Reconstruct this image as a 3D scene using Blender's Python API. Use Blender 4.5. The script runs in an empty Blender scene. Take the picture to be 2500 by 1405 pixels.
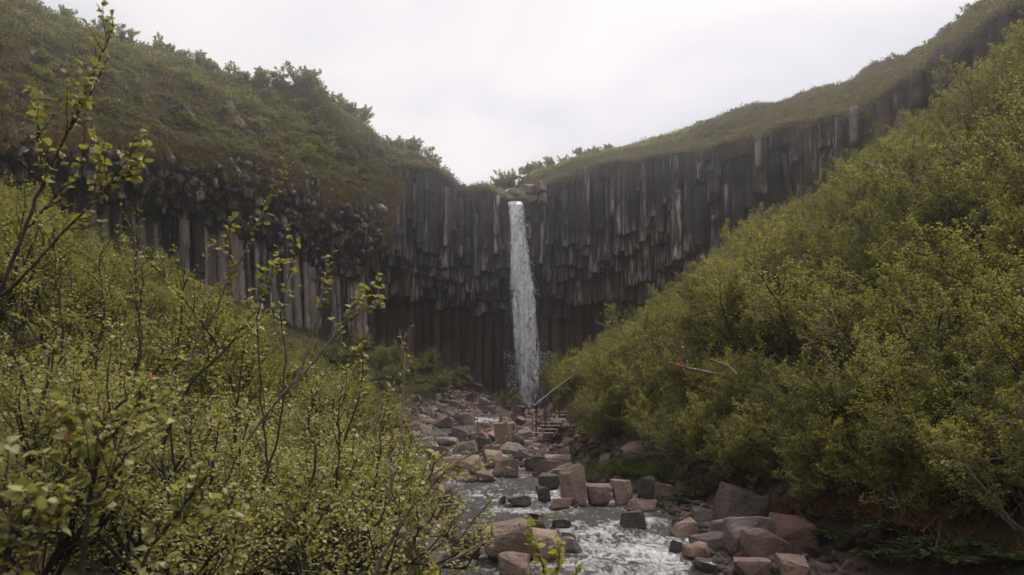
import bpy, bmesh, math
import numpy as np
from mathutils import Vector, Matrix

R = math.radians
SC = bpy.context.scene
COL = SC.collection

# ------------------------------------------------------------------ camera, sky, sun, exposure
F = 2000.0                                   # focal length in pixels of a 2500 px wide frame
HY = 960.0                                   # row of the horizon
cam_d = bpy.data.cameras.new('camera')
cam = bpy.data.objects.new('camera', cam_d)
COL.objects.link(cam)
cam.location = (0, 0, 0)
cam.rotation_euler = (R(90), 0, 0)
cam_d.sensor_width = 36.0
cam_d.lens = F / 2500.0 * 36.0
cam_d.shift_y = (HY - 702.5) / 2500.0
cam_d.clip_start = 0.05
cam_d.clip_end = 2000
cam_d.dof.use_dof = True
cam_d.dof.focus_distance = 35.0
cam_d.dof.aperture_fstop = 5.6
SC.camera = cam

SUN_EL, SUN_AZ = 60.0, 42.0                  # azimuth from +Y clockwise: high beyond the rim, to the right
wd = bpy.data.worlds.new('World')
SC.world = wd
wd.use_nodes = True
nt = wd.node_tree
nt.nodes.clear()
w_out = nt.nodes.new('ShaderNodeOutputWorld')
w_bg = nt.nodes.new('ShaderNodeBackground')
w_bg.inputs['Strength'].default_value = 0.1
w_sky = nt.nodes.new('ShaderNodeTexSky')
w_sky.sky_type = 'NISHITA'
w_sky.sun_disc = False
w_sky.sun_elevation = R(SUN_EL)
w_sky.sun_rotation = R(SUN_AZ)
w_sky.air_density = 1.0
w_sky.dust_density = 2.0
w_tc = nt.nodes.new('ShaderNodeTexCoord')
w_map = nt.nodes.new('ShaderNodeMapping')
w_map.inputs['Scale'].default_value = (1.3, 1.3, 3.4)
w_map.inputs['Location'].default_value = (0.35, 0.2, 0.1)
w_n = nt.nodes.new('ShaderNodeTexNoise')
w_n.inputs['Scale'].default_value = 1.7
w_n.inputs['Detail'].default_value = 4.0
w_n.inputs['Roughness'].default_value = 0.5
w_n.inputs['Distortion'].default_value = 0.35
w_r = nt.nodes.new('ShaderNodeValToRGB')
w_r.color_ramp.elements[0].position = 0.40
w_r.color_ramp.elements[0].color = (5.4, 5.4, 5.75, 1)
w_r.color_ramp.elements[1].position = 0.60
w_r.color_ramp.elements[1].color = (7.3, 6.7, 6.6, 1)
w_mix = nt.nodes.new('ShaderNodeMix')
w_mix.data_type = 'RGBA'
w_mix.inputs[0].default_value = 0.93         # a closed, thin cloud layer
nt.links.new(w_tc.outputs['Generated'], w_map.inputs['Vector'])
nt.links.new(w_map.outputs['Vector'], w_n.inputs['Vector'])
nt.links.new(w_n.outputs['Fac'], w_r.inputs['Fac'])
nt.links.new(w_sky.outputs['Color'], w_mix.inputs[6])
nt.links.new(w_r.outputs['Color'], w_mix.inputs[7])
nt.links.new(w_mix.outputs[2], w_bg.inputs['Color'])
nt.links.new(w_bg.outputs['Background'], w_out.inputs['Surface'])

sun_d = bpy.data.lights.new('sun', 'SUN')
sun_d.energy = 2.2
sun_d.angle = R(11)
sun_d.color = (1.0, 0.95, 0.88)
sun = bpy.data.objects.new('sun', sun_d)
COL.objects.link(sun)
_d = Vector((math.sin(R(SUN_AZ)) * math.cos(R(SUN_EL)), math.cos(R(SUN_AZ)) * math.cos(R(SUN_EL)), math.sin(R(SUN_EL))))
sun.rotation_euler = _d.to_track_quat('Z', 'Y').to_euler()
sun.location = _d * 120

vs = SC.view_settings
vs.view_transform = 'Standard'
vs.look = 'None'
vs.exposure = 0.6
vs.gamma = 1.0
vs.use_curve_mapping = False
cy = SC.cycles
cy.use_denoising = True
cy.use_adaptive_sampling = True
cy.adaptive_threshold = 0.015
cy.max_bounces = 5
cy.diffuse_bounces = 3
cy.glossy_bounces = 2
cy.transmission_bounces = 3
cy.transparent_max_bounces = 10
cy.volume_bounces = 2
cy.caustics_reflective = False
cy.caustics_refractive = False

# ------------------------------------------------------------------ helpers
def P(px, py, Y):
    return np.array(((px - 1250.0) / F * Y, Y, (HY - py) / F * Y))

def pix(p):
    return 1250 + F * p[0] / p[1], HY - F * p[2] / p[1]

def _hash(i, j, k, seed):
    h = (i * 374761393 + j * 668265263 + k * 1274126177 + seed * 1442695041) & 0xFFFFFFFF
    h = ((h ^ (h >> 13)) * 1274126177) & 0xFFFFFFFF
    h = ((h ^ (h >> 16)) * 2246822519) & 0xFFFFFFFF
    return ((h ^ (h >> 15)) & 0xFFFFFF) / float(0xFFFFFF) * 2.0 - 1.0

def vnoise(p, seed=0):
    p = np.asarray(p, dtype=np.float64)
    f = np.floor(p)
    i = f.astype(np.int64) + 10000
    t = p - f
    t = t * t * (3 - 2 * t)
    r = 0.0
    for dx in (0, 1):
        wx = t[..., 0] if dx else 1 - t[..., 0]
        for dy in (0, 1):
            wy = t[..., 1] if dy else 1 - t[..., 1]
            for dz in (0, 1):
                wz = t[..., 2] if dz else 1 - t[..., 2]
                r = r + wx * wy * wz * _hash(i[..., 0] + dx, i[..., 1] + dy, i[..., 2] + dz, seed)
    return r

def fbm(p, octaves=4, seed=0, gain=0.5):
    p = np.asarray(p, dtype=np.float64)
    a, s, r = 1.0, 0.0, 0.0
    for o in range(octaves):
        r = r + a * vnoise(p, seed + o)
        s += a
        a *= gain
        p = p * 2.03 + 17.3
    return r / s

def nrm(v):
    v = np.asarray(v, dtype=np.float64)
    return v / np.maximum(np.linalg.norm(v, axis=-1, keepdims=True), 1e-9)

def make_mesh(name, verts, faces, mats=(), smooth=False):
    """faces: a list of integer arrays, each (m, k)."""
    me = bpy.data.meshes.new(name)
    verts = np.asarray(verts, dtype=np.float32)
    faces = [np.asarray(f, dtype=np.int32) for f in faces if len(f)]
    me.vertices.add(len(verts))
    me.vertices.foreach_set('co', verts.ravel())
    idx = np.concatenate([f.ravel() for f in faces])
    tot = np.concatenate([np.full(len(f), f.shape[1], dtype=np.int32) for f in faces])
    start = np.concatenate([[0], np.cumsum(tot)[:-1]]).astype(np.int32)
    me.loops.add(len(idx))
    me.loops.foreach_set('vertex_index', idx)
    me.polygons.add(len(tot))
    me.polygons.foreach_set('loop_start', start)
    me.polygons.foreach_set('loop_total', tot)
    if smooth:
        me.polygons.foreach_set('use_smooth', np.ones(len(tot), dtype=bool))
    for m in mats:
        me.materials.append(m)
    me.update(calc_edges=True)
    return me

def link(name, me, parent=None, loc=None, rot=None, scale=None):
    o = bpy.data.objects.new(name, me)
    COL.objects.link(o)
    if parent is not None:
        o.parent = parent
    if loc is not None:
        o.location = loc
    if rot is not None:
        o.rotation_euler = rot
    if scale is not None:
        o.scale = scale if hasattr(scale, '__len__') else (scale,) * 3
    return o

def tag(o, label=None, cat=None, group=None, kind=None):
    if label: o['label'] = label
    if cat: o['category'] = cat
    if group: o['group'] = group
    if kind: o['kind'] = kind
    return o

def empty(name, loc=(0, 0, 0), rz=0.0, scale=1.0):
    o = bpy.data.objects.new(name, None)
    COL.objects.link(o)
    o.location = loc
    o.rotation_euler = (0, 0, rz)
    o.scale = (scale,) * 3
    o.empty_display_size = 0.2
    return o

def attr(me, name, vals):
    a = me.attributes.new(name, 'FLOAT', 'POINT')
    a.data.foreach_set('value', np.asarray(vals, dtype=np.float32))

# ------------------------------------------------------------------ materials
class MT:
    def __init__(s, name):
        s.m = bpy.data.materials.new(name)
        s.m.use_nodes = True
        s.t = s.m.node_tree
        s.t.nodes.clear()
        s.out = s.n('ShaderNodeOutputMaterial')
    def n(s, typ, **kw):
        nd = s.t.nodes.new(typ)
        for k, v in kw.items():
            setattr(nd, k, v)
        return nd
    def l(s, a, b):
        s.t.links.new(a, b)
    def val(s, sock, v):
        if hasattr(v, 'links') or isinstance(v, bpy.types.NodeSocket):
            s.l(v, sock)
        else:
            sock.default_value = v
    def mapped(s, scale=(1, 1, 1), coord='pos'):
        if coord == 'pos':
            c = s.n('ShaderNodeNewGeometry').outputs['Position']
        else:
            c = s.n('ShaderNodeTexCoord').outputs['Object']
        mp = s.n('ShaderNodeMapping')
        mp.inputs['Scale'].default_value = scale
        s.l(c, mp.inputs['Vector'])
        return mp.outputs['Vector']
    def noise(s, vec, scale, detail=4.0, rough=0.55, dist=0.0):
        nd = s.n('ShaderNodeTexNoise')
        nd.inputs['Scale'].default_value = scale
        nd.inputs['Detail'].default_value = detail
        nd.inputs['Roughness'].default_value = rough
        nd.inputs['Distortion'].default_value = dist
        s.l(vec, nd.inputs['Vector'])
        return nd.outputs['Fac']
    def ramp(s, fac, stops, interp='LINEAR'):
        r = s.n('ShaderNodeValToRGB')
        r.color_ramp.interpolation = interp
        e = r.color_ramp.elements
        while len(e) < len(stops):
            e.new(0.5)
        for el, (p, c) in zip(e, stops):
            el.position = p
            el.color = (c, c, c, 1) if not hasattr(c, '__len__') else (*c, 1)
        s.l(fac, r.inputs['Fac'])
        return r.outputs['Color']
    def mix(s, fac, a, b, blend='MIX'):
        m = s.n('ShaderNodeMix', data_type='RGBA', blend_type=blend)
        s.val(m.inputs[0], fac)
        for sock, v in ((m.inputs[6], a), (m.inputs[7], b)):
            if isinstance(v, (tuple, list)):
                sock.default_value = (*v, 1)
            else:
                s.l(v, sock)
        return m.outputs[2]
    def math(s, op, a, b=0.5, clamp=False):
        m = s.n('ShaderNodeMath', operation=op, use_clamp=clamp)
        s.val(m.inputs[0], a)
        s.val(m.inputs[1], b)
        return m.outputs[0]
    def bump(s, h, strength=0.5, dist=0.05):
        b = s.n('ShaderNodeBump')
        b.inputs['Strength'].default_value = strength
        b.inputs['Distance'].default_value = dist
        s.l(h, b.inputs['Height'])
        return b.outputs['Normal']
    def principled(s, color, rough=0.8, spec=0.3, normal=None):
        p = s.n('ShaderNodeBsdfPrincipled')
        if isinstance(color, (tuple, list)):
            p.inputs['Base Color'].default_value = (*color, 1)
        else:
            s.l(color, p.inputs['Base Color'])
        s.val(p.inputs['Roughness'], rough)
        s.val(p.inputs['Specular IOR Level'], spec)
        if normal is not None:
            s.l(normal, p.inputs['Normal'])
        return p
    def done(s, shader):
        s.l(shader, s.out.inputs['Surface'])
        return s.m

def mat_basalt(name, dark, mid, warm, streak=0.5, warm_at=0.55):
    m = MT(name)
    oi = m.n('ShaderNodeObjectInfo').outputs['Random']
    big = m.noise(m.mapped((0.16, 0.16, 0.22)), 1.0, 3.0)
    c1 = m.mix(m.ramp(m.noise(m.mapped((1, 1, 0.35)), 1.6, 6.0, 0.65), [(0.3, 0.0), (0.7, 1.0)]), dark, mid)
    wf = m.math('ADD', m.math('MULTIPLY', big, 0.75), m.math('MULTIPLY', oi, 0.22))
    c2 = m.mix(m.ramp(wf, [(warm_at, 0.0), (warm_at + 0.16, 1.0)]), c1, warm)
    # pale mineral and lichen runs down the faces
    st = m.noise(m.mapped((3.6, 3.6, 0.10)), 1.0, 3.0, 0.6)
    st = m.math('ADD', st, m.math('MULTIPLY', m.noise(m.mapped((0.3, 0.3, 0.16)), 1.0, 2.0), 0.35))
    st = m.math('ADD', st, m.math('MULTIPLY', oi, 0.12))
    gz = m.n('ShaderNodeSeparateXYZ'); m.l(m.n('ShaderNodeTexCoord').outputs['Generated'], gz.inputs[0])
    st = m.math('ADD', st, m.ramp(gz.outputs[2], [(0.0, 0.2), (0.22, 0.0)]))  # raises the pale mask towards the bottom end of each column
    br = m.noise(m.mapped((2.5, 2.5, 0.5)), 1.3, 3.0, 0.55)
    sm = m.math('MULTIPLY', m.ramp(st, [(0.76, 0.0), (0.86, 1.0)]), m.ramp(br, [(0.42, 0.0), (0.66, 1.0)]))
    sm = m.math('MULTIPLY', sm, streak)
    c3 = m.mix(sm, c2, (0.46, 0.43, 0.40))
    tint = m.math('ADD', m.math('MULTIPLY', oi, 0.36), 0.82)
    tn = m.n('ShaderNodeCombineColor')
    for k in range(3):
        m.l(tint, tn.inputs[k])
    c4 = m.mix(1.0, c3, tn.outputs[0], 'MULTIPLY')
    h = m.math('ADD', m.noise(m.mapped((1.2, 1.2, 5.0)), 1.5, 6.0, 0.65), m.math('MULTIPLY', m.noise(m.mapped(), 9.0, 4.0, 0.7), 0.4))
    nr = m.bump(h, 0.75, 0.16)
    return m.done(m.principled(c4, 0.72, 0.35, nr).outputs[0])

def mat_rock(name, a, b, dark, lichen=0.25, moss=0.0):
    m = MT(name)
    oi = m.n('ShaderNodeObjectInfo').outputs['Random']
    n1 = m.noise(m.mapped(), 1.1, 6.0, 0.6)
    c = m.mix(m.ramp(n1, [(0.35, 0.0), (0.66, 1.0)]), a, b)
    n2 = m.noise(m.mapped(), 7.0, 6.0, 0.7)
    c = m.mix(m.math('MULTIPLY', m.ramp(n2, [(0.52, 0.0), (0.72, 1.0)]), 0.6), c, dark)
    n3 = m.noise(m.mapped(), 3.2, 5.0, 0.75, 0.6)
    c = m.mix(m.math('MULTIPLY', m.ramp(n3, [(0.62, 0.0), (0.68, 1.0)]), lichen), c, (0.40, 0.38, 0.34))
    t = m.math('ADD', m.math('MULTIPLY', oi, 0.6), 0.66)
    tn = m.n('ShaderNodeCombineColor')
    for k in range(3):
        m.l(t, tn.inputs[k])
    c = m.mix(1.0, c, tn.outputs[0], 'MULTIPLY')
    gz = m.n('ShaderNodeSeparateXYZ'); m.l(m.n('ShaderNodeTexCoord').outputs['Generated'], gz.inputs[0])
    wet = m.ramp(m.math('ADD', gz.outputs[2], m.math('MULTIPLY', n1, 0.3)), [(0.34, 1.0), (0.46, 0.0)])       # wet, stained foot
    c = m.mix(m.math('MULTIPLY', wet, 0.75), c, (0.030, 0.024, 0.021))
    h = m.math('ADD', m.noise(m.mapped(), 2.2, 7.0, 0.62), m.math('MULTIPLY', m.noise(m.mapped(), 14.0, 4.0, 0.7), 0.25))
    return m.done(m.principled(c, 0.78, 0.3, m.bump(h, 1.0, 0.24)).outputs[0])

def mat_leaf(name, cols, trans=0.3, rough=0.5, spec=0.35, spot=None, patch=0.0, patch_col=(0.08, 0.055, 0.03)):
    m = MT(name)
    oi = m.n('ShaderNodeObjectInfo').outputs['Random']
    isl = m.n('ShaderNodeNewGeometry').outputs['Random Per Island']
    f = m.math('ADD', m.math('MULTIPLY', isl, 0.5), m.math('MULTIPLY', oi, 0.5))
    st = [(i / (len(cols) - 1), c) for i, c in enumerate(cols)]
    c = m.ramp(f, st)
    if patch > 0:
        pn = m.noise(m.mapped((0.28, 0.28, 0.28)), 1.0, 4.0, 0.6)
        c = m.mix(m.math('MULTIPLY', m.ramp(pn, [(0.46, 0.0), (0.54, 1.0)]), patch), c, patch_col)
    p = m.principled(c, rough, spec)
    if trans > 0:
        tr = m.n('ShaderNodeBsdfTranslucent')
        tc = m.mix(1.0, c, (1.35, 1.3, 0.6), 'MULTIPLY')
        m.l(tc, tr.inputs['Color'])
        ms = m.n('ShaderNodeMixShader')
        ms.inputs[0].default_value = trans
        m.l(p.outputs[0], ms.inputs[1])
        m.l(tr.outputs[0], ms.inputs[2])
        return m.done(ms.outputs[0])
    return m.done(p.outputs[0])

def mat_bark(name, a, b, scale=20.0):
    m = MT(name)
    n1 = m.noise(m.mapped((1, 1, 0.6), 'obj'), scale, 4.0, 0.65)
    c = m.mix(m.ramp(n1, [(0.4, 0.0), (0.62, 1.0)]), a, b)
    return m.done(m.principled(c, 0.8, 0.25, m.bump(n1, 0.4, 0.01)).outputs[0])

M = {}
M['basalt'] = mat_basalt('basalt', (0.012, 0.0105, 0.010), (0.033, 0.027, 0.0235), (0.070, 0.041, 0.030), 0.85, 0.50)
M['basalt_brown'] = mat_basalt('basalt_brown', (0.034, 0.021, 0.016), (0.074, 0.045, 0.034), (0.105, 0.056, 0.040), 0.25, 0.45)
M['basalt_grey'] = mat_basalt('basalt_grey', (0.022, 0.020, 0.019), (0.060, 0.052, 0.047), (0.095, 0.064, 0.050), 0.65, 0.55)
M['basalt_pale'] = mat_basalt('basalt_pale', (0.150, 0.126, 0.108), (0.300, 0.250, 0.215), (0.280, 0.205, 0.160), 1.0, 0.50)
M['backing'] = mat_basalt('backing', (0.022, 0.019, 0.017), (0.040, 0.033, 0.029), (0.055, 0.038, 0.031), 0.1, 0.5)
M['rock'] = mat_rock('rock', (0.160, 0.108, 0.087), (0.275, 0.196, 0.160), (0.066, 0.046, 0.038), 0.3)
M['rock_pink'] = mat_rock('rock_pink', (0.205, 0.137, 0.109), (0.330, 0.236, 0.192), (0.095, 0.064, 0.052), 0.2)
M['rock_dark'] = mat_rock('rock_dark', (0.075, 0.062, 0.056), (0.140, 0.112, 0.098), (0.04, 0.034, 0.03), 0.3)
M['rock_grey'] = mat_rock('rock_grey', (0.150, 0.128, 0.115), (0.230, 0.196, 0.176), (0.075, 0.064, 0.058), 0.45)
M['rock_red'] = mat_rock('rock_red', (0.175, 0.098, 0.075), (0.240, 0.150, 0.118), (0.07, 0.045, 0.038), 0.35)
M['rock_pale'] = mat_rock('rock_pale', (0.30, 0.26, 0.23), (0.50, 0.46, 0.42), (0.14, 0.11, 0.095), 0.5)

def mat_wet():
    m = MT('rock_wet')
    n1 = m.noise(m.mapped(), 2.0, 6.0, 0.65)
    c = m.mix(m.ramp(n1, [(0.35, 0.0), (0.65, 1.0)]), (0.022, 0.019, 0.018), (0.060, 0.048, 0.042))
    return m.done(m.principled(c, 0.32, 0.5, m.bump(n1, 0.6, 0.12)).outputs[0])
M['rock_wet'] = mat_wet()

LEAF_R = [(0.100, 0.108, 0.032), (0.172, 0.174, 0.050), (0.252, 0.245, 0.076), (0.355, 0.330, 0.115)]
LEAF_L = [(0.114, 0.124, 0.036), (0.184, 0.186, 0.056), (0.255, 0.246, 0.082), (0.345, 0.322, 0.130)]
M['leaf_right'] = mat_leaf('leaf_right', LEAF_R, 0.40, 0.6, 0.2)
M['leaf_left'] = mat_leaf('leaf_left', LEAF_L, 0.38, 0.55, 0.28)
M['leaf_near'] = mat_leaf('leaf_near', [(0.145, 0.162, 0.055), (0.228, 0.234, 0.088), (0.310, 0.300, 0.120), (0.420, 0.400, 0.19)], 0.34, 0.52, 0.32)
M['leaf_bright'] = mat_leaf('leaf_bright', [(0.22, 0.23, 0.045), (0.30, 0.29, 0.065), (0.36, 0.34, 0.09)], 0.42, 0.5, 0.35)
M['leaf_red'] = mat_leaf('leaf_red', [(0.35, 0.05, 0.03), (0.45, 0.09, 0.05)], 0.3)
M['leaf_deep'] = mat_leaf('leaf_deep', [(0.034, 0.050, 0.017), (0.058, 0.076, 0.025), (0.088, 0.106, 0.036)], 0.25, 0.55, 0.25)
M['leaf_hill'] = mat_leaf('leaf_hill', [(0.070, 0.080, 0.028), (0.150, 0.156, 0.055), (0.250, 0.235, 0.090)], 0.25, 0.6, 0.25, patch=0.6, patch_col=(0.135, 0.090, 0.054))
M['leaf_crest'] = mat_leaf('leaf_crest', [(0.150, 0.170, 0.062), (0.230, 0.240, 0.088), (0.320, 0.312, 0.125)], 0.42, 0.55, 0.3)
M['grass_top'] = mat_leaf('grass_top', [(0.120, 0.120, 0.048), (0.180, 0.165, 0.068), (0.240, 0.205, 0.095)], 0.2, 0.65, 0.2, patch=0.55, patch_col=(0.190, 0.145, 0.090))
M['grass_floor'] = mat_leaf('grass_floor', [(0.045, 0.060, 0.018), (0.085, 0.095, 0.026), (0.120, 0.085, 0.035)], 0.2, 0.65, 0.2, patch=0.5, patch_col=(0.090, 0.060, 0.032))
M['moss'] = mat_leaf('moss', [(0.085, 0.055, 0.018), (0.155, 0.095, 0.028), (0.190, 0.140, 0.040)], 0.15, 0.8, 0.1, patch=0.5, patch_col=(0.060, 0.070, 0.020))
M['bark'] = mat_bark('bark', (0.085, 0.068, 0.058), (0.230, 0.195, 0.175))
M['bark_dark'] = mat_bark('bark_dark', (0.030, 0.022, 0.018), (0.075, 0.056, 0.046))
M['bark_pale'] = mat_bark('bark_pale', (0.17, 0.135, 0.115), (0.30, 0.25, 0.22))
M['catkin'] = mat_leaf('catkin', [(0.24, 0.10, 0.04), (0.34, 0.17, 0.075)], 0.2, 0.7, 0.2)
M['wood'] = mat_bark('wood', (0.19, 0.155, 0.13), (0.30, 0.25, 0.21), 9.0)
M['metal'] = mat_bark('metal', (0.03, 0.022, 0.018), (0.06, 0.045, 0.036), 30.0)

def mat_ground():
    m = MT('ground')
    a = m.n('ShaderNodeAttribute', attribute_name='bed')
    n1 = m.noise(m.mapped(), 0.7, 6.0, 0.65)
    soil = m.mix(m.ramp(n1, [(0.38, 0.0), (0.62, 1.0)]), (0.028, 0.032, 0.012), (0.044, 0.031, 0.019))
    n2 = m.noise(m.mapped(), 3.5, 6.0, 0.7)
    bed = m.mix(m.ramp(n2, [(0.35, 0.0), (0.65, 1.0)]), (0.070, 0.052, 0.044), (0.160, 0.118, 0.098))
    c = m.mix(a.outputs['Fac'], soil, bed)
    return m.done(m.principled(c, 0.9, 0.15, m.bump(n2, 0.8, 0.15)).outputs[0])
M['ground'] = mat_ground()

def mat_hill(name, g, b, patchscale=0.5):
    m = MT(name)
    n1 = m.noise(m.mapped(), patchscale, 6.0, 0.65)
    n2 = m.noise(m.mapped(), 5.0, 5.0, 0.7)
    c = m.mix(m.ramp(n1, [(0.4, 0.0), (0.6, 1.0)]), g, b)
    c = m.mix(m.math('MULTIPLY', m.ramp(n2, [(0.5, 0.0), (0.7, 1.0)]), 0.5), c, (0.035, 0.032, 0.016))
    return m.done(m.principled(c, 0.95, 0.1, m.bump(n2, 1.0, 0.25)).outputs[0])
M['hill_left'] = mat_hill('hill_left', (0.050, 0.052, 0.022), (0.075, 0.048, 0.028), 0.35)
M['hill_right'] = mat_hill('hill_right', (0.120, 0.115, 0.050), (0.150, 0.120, 0.075), 0.3)

def mat_stream():
    m = MT('stream_water')
    fo = m.n('ShaderNodeAttribute', attribute_name='foam').outputs['Fac']
    n1 = m.noise(m.mapped((1.0, 0.55, 1.0)), 4.2, 7.0, 0.68, 1.1)
    n2 = m.noise(m.mapped((1.0, 0.3, 1.0)), 11.0, 5.0, 0.7, 0.6)
    k = m.math('ADD', m.math('MULTIPLY', n1, 0.7), m.math('MULTIPLY', n2, 0.3))
    k = m.math('ADD', k, m.math('MULTIPLY', fo, 0.26))
    k = m.ramp(k, [(0.575, 0.0), (0.86, 1.0)])
    w = m.principled((0.115, 0.108, 0.102), 0.17, 0.6, m.bump(m.math('ADD', n1, m.math('MULTIPLY', n2, 0.5)), 1.0, 0.3))
    f = m.principled((0.66, 0.66, 0.67), 0.6, 0.3)
    ms = m.n('ShaderNodeMixShader')
    m.l(k, ms.inputs[0])
    m.l(w.outputs[0], ms.inputs[1])
    m.l(f.outputs[0], ms.inputs[2])
    return m.done(ms.outputs[0])
M['stream'] = mat_stream()

def mat_fall(name, lo, hi, sc):
    m = MT(name)
    n1 = m.noise(m.mapped((3.0, 3.0, 0.26)), sc, 6.0, 0.68, 0.5)
    n2 = m.noise(m.mapped((1.2, 1.2, 0.5)), sc * 2.6, 4.0, 0.7, 0.8)
    k = m.math('ADD', m.math('MULTIPLY', n1, 0.62), m.math('MULTIPLY', n2, 0.38))
    al = m.n('ShaderNodeAttribute', attribute_name='thin').outputs['Fac']
    k = m.math('SUBTRACT', k, m.math('MULTIPLY', al, 0.20))
    a = m.ramp(k, [(lo, 0.0), (hi, 1.0)])
    p = m.principled((0.95, 0.955, 0.97), 0.5, 0.4)
    t = m.n('ShaderNodeBsdfTransparent')
    ms = m.n('ShaderNodeMixShader')
    m.l(a, ms.inputs[0])
    m.l(t.outputs[0], ms.inputs[1])
    m.l(p.outputs[0], ms.inputs[2])
    return m.done(ms.outputs[0])
M['fall'] = mat_fall('fall', 0.37, 0.57, 1.25)
def mat_drops():
    m = MT('drops')
    isl = m.n('ShaderNodeNewGeometry').outputs['Random Per Island']
    c = m.ramp(isl, [(0.0, (0.62, 0.63, 0.66)), (1.0, (0.9, 0.9, 0.92))])
    tr = m.n('ShaderNodeBsdfTranslucent'); m.l(c, tr.inputs['Color'])
    df = m.n('ShaderNodeBsdfDiffuse'); m.l(c, df.inputs['Color'])
    ms = m.n('ShaderNodeMixShader'); ms.inputs[0].default_value = 0.45
    m.l(df.outputs[0], ms.inputs[1]); m.l(tr.outputs[0], ms.inputs[2])
    return m.done(ms.outputs[0])
M['drops'] = mat_drops()

# ------------------------------------------------------------------ the lie of the land
TY = np.array([-6, 0, 8, 12, 16, 20, 25, 30, 34, 36, 38, 40, 45, 50, 54, 56, 58, 64, 70, 75, 79, 95.])
SX = np.array([8, 6.5, 3.6, 2.2, 1.2, 1.3, 1.2, -0.9, -3.2, -4.3, -4.4, -4.2, -3.6, -3.0, -2.2, -1.7, -1.3, 0.2, 1.0, 1.6, 1.8, 1.8])
SZ = np.array([-4.0, -3.9, -3.75, -3.62, -3.5, -3.3, -3.1, -2.92, -2.80, -2.72, -2.42, -2.36, -2.25, -2.12, -2.05, -1.98, -1.72, -1.58, -1.45, -1.36, -1.32, -1.3])
HW = np.array([2.6, 2.6, 2.6, 2.6, 2.7, 2.6, 2.9, 2.2, 2.0, 1.9, 1.8, 1.8, 1.7, 1.6, 1.5, 1.5, 1.4, 1.2, 1.8, 2.4, 2.6, 2.6])
BL = np.array([4.0, 2.9, 0.7, -0.7, -1.6, -1.7, -2.6, -4.2, -5.8, -6.5, -6.9, -7.0, -7.0, -6.8, -6.6, -6.4, -6.2, -5.5, -4.8, -4.5, -4.0, -4.0])
BR = np.array([11, 9.5, 7.3, 6.9, 6.6, 6.0, 4.7, 3.2, 2.5, 2.2, 1.8, 1.5, 1.6, 1.8, 2.0, 2.2, 2.4, 3.2, 4.2, 4.8, 5.0, 5.0])
def si(T, Y): return np.interp(Y, TY, T)

def ground_z(X, Y, rough=True):
    X = np.asarray(X, float); Y = np.asarray(Y, float)
    sz, sx, hw, bl, br = si(SZ, Y), si(SX, Y), si(HW, Y), si(BL, Y), si(BR, Y)
    dr = np.maximum(0, X - br); dl = np.maximum(0, bl - X)
    st = lambda d, w: 1 - np.exp(-d / w)
    zr = 0.75 * st(dr, 0.5) + 0.70 * dr
    zl = 0.80 * st(dl, 0.6) + 0.50 * dl
    zr = np.where(zr > 13.5, 13.5 + (1 - np.exp(-(zr - 13.5) / 5.0)) * 5.0, zr)
    zl = np.where(zl > 7.5, 7.5 + (1 - np.exp(-(zl - 7.5) / 4.0)) * 4.0, zl)
    ch = np.exp(-((X - sx) / np.maximum(hw, .5)) ** 4)
    z = sz + 0.14 - 0.5 * ch + zr + zl
    sm = lambda t: np.clip(t, 0, 1) ** 2 * (3 - 2 * np.clip(t, 0, 1))
    z = z + 3.4 * sm((Y - 63) / 13.0) * sm((-X - 0.2) / 5.5) * np.clip(1 - zl / 5.0, 0, 1)
    if rough:
        p = np.stack([X, Y, X * 0], -1)
        out = np.clip((dr + dl) / 2.0, 0, 1)
        z = z + fbm(p * 0.35, 4, 3) * 0.7 * out + fbm(p * 1.3, 3, 9) * (0.12 + 0.1 * out)
    return z

_yy = np.linspace(10, 84, 700)
_pp = HY - F * (si(SZ, _yy) + 0.03) / _yy
def bed_Y(py):
    return float(np.interp(-py, -_pp, _yy))

def hit(px, py, h=0.0, y0=3.0, y1=78.0):
    ys = np.linspace(y0, y1, 900)
    X = (px - 1250) / F * ys
    Z = (HY - py) / F * ys
    bank_ = (X > si(BR, ys) + 0.8) | (X < si(BL, ys) - 0.8)
    g = ground_z(X, ys, False) + np.where(bank_, h, 0.0)
    k = np.nonzero((Z <= g) & (ys > 11.5))[0]
    return float(ys[k[0]]) if len(k) else y1

# ground sheet
gx = np.concatenate([[-80, -65], np.arange(-50, -9, 0.55), np.arange(-9, 8, 0.26), np.arange(8, 44, 0.55), [60, 80]])
gy = np.concatenate([[-30, -15], np.arange(-6, 14, 0.6), np.arange(14, 60, 0.3), np.arange(60, 92, 0.6), [105, 120]])
GX, GY = np.meshgrid(gx, gy)
GZ = ground_z(GX, GY)
V = np.stack([GX, GY, GZ], -1).reshape(-1, 3)
nx, ny = len(gx), len(gy)
ii = np.arange(nx * ny).reshape(ny, nx)
Q = np.stack([ii[:-1, :-1], ii[:-1, 1:], ii[1:, 1:], ii[1:, :-1]], -1).reshape(-1, 4)
me = make_mesh('ground', V, [Q], [M['ground']], True)
dd = np.maximum(np.maximum(0, GX - si(BR, GY)), np.maximum(0, si(BL, GY) - GX))
attr(me, 'bed', (np.clip(1 - dd / 0.8, 0, 1) * np.clip((GX + 9 - np.maximum(0, GY - 62) * 0.6) / 2.0, 0, 1)).ravel())
tag(link('ground', me), 'dark soil and gravel of the gorge floor and its banks', kind='structure')

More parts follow.
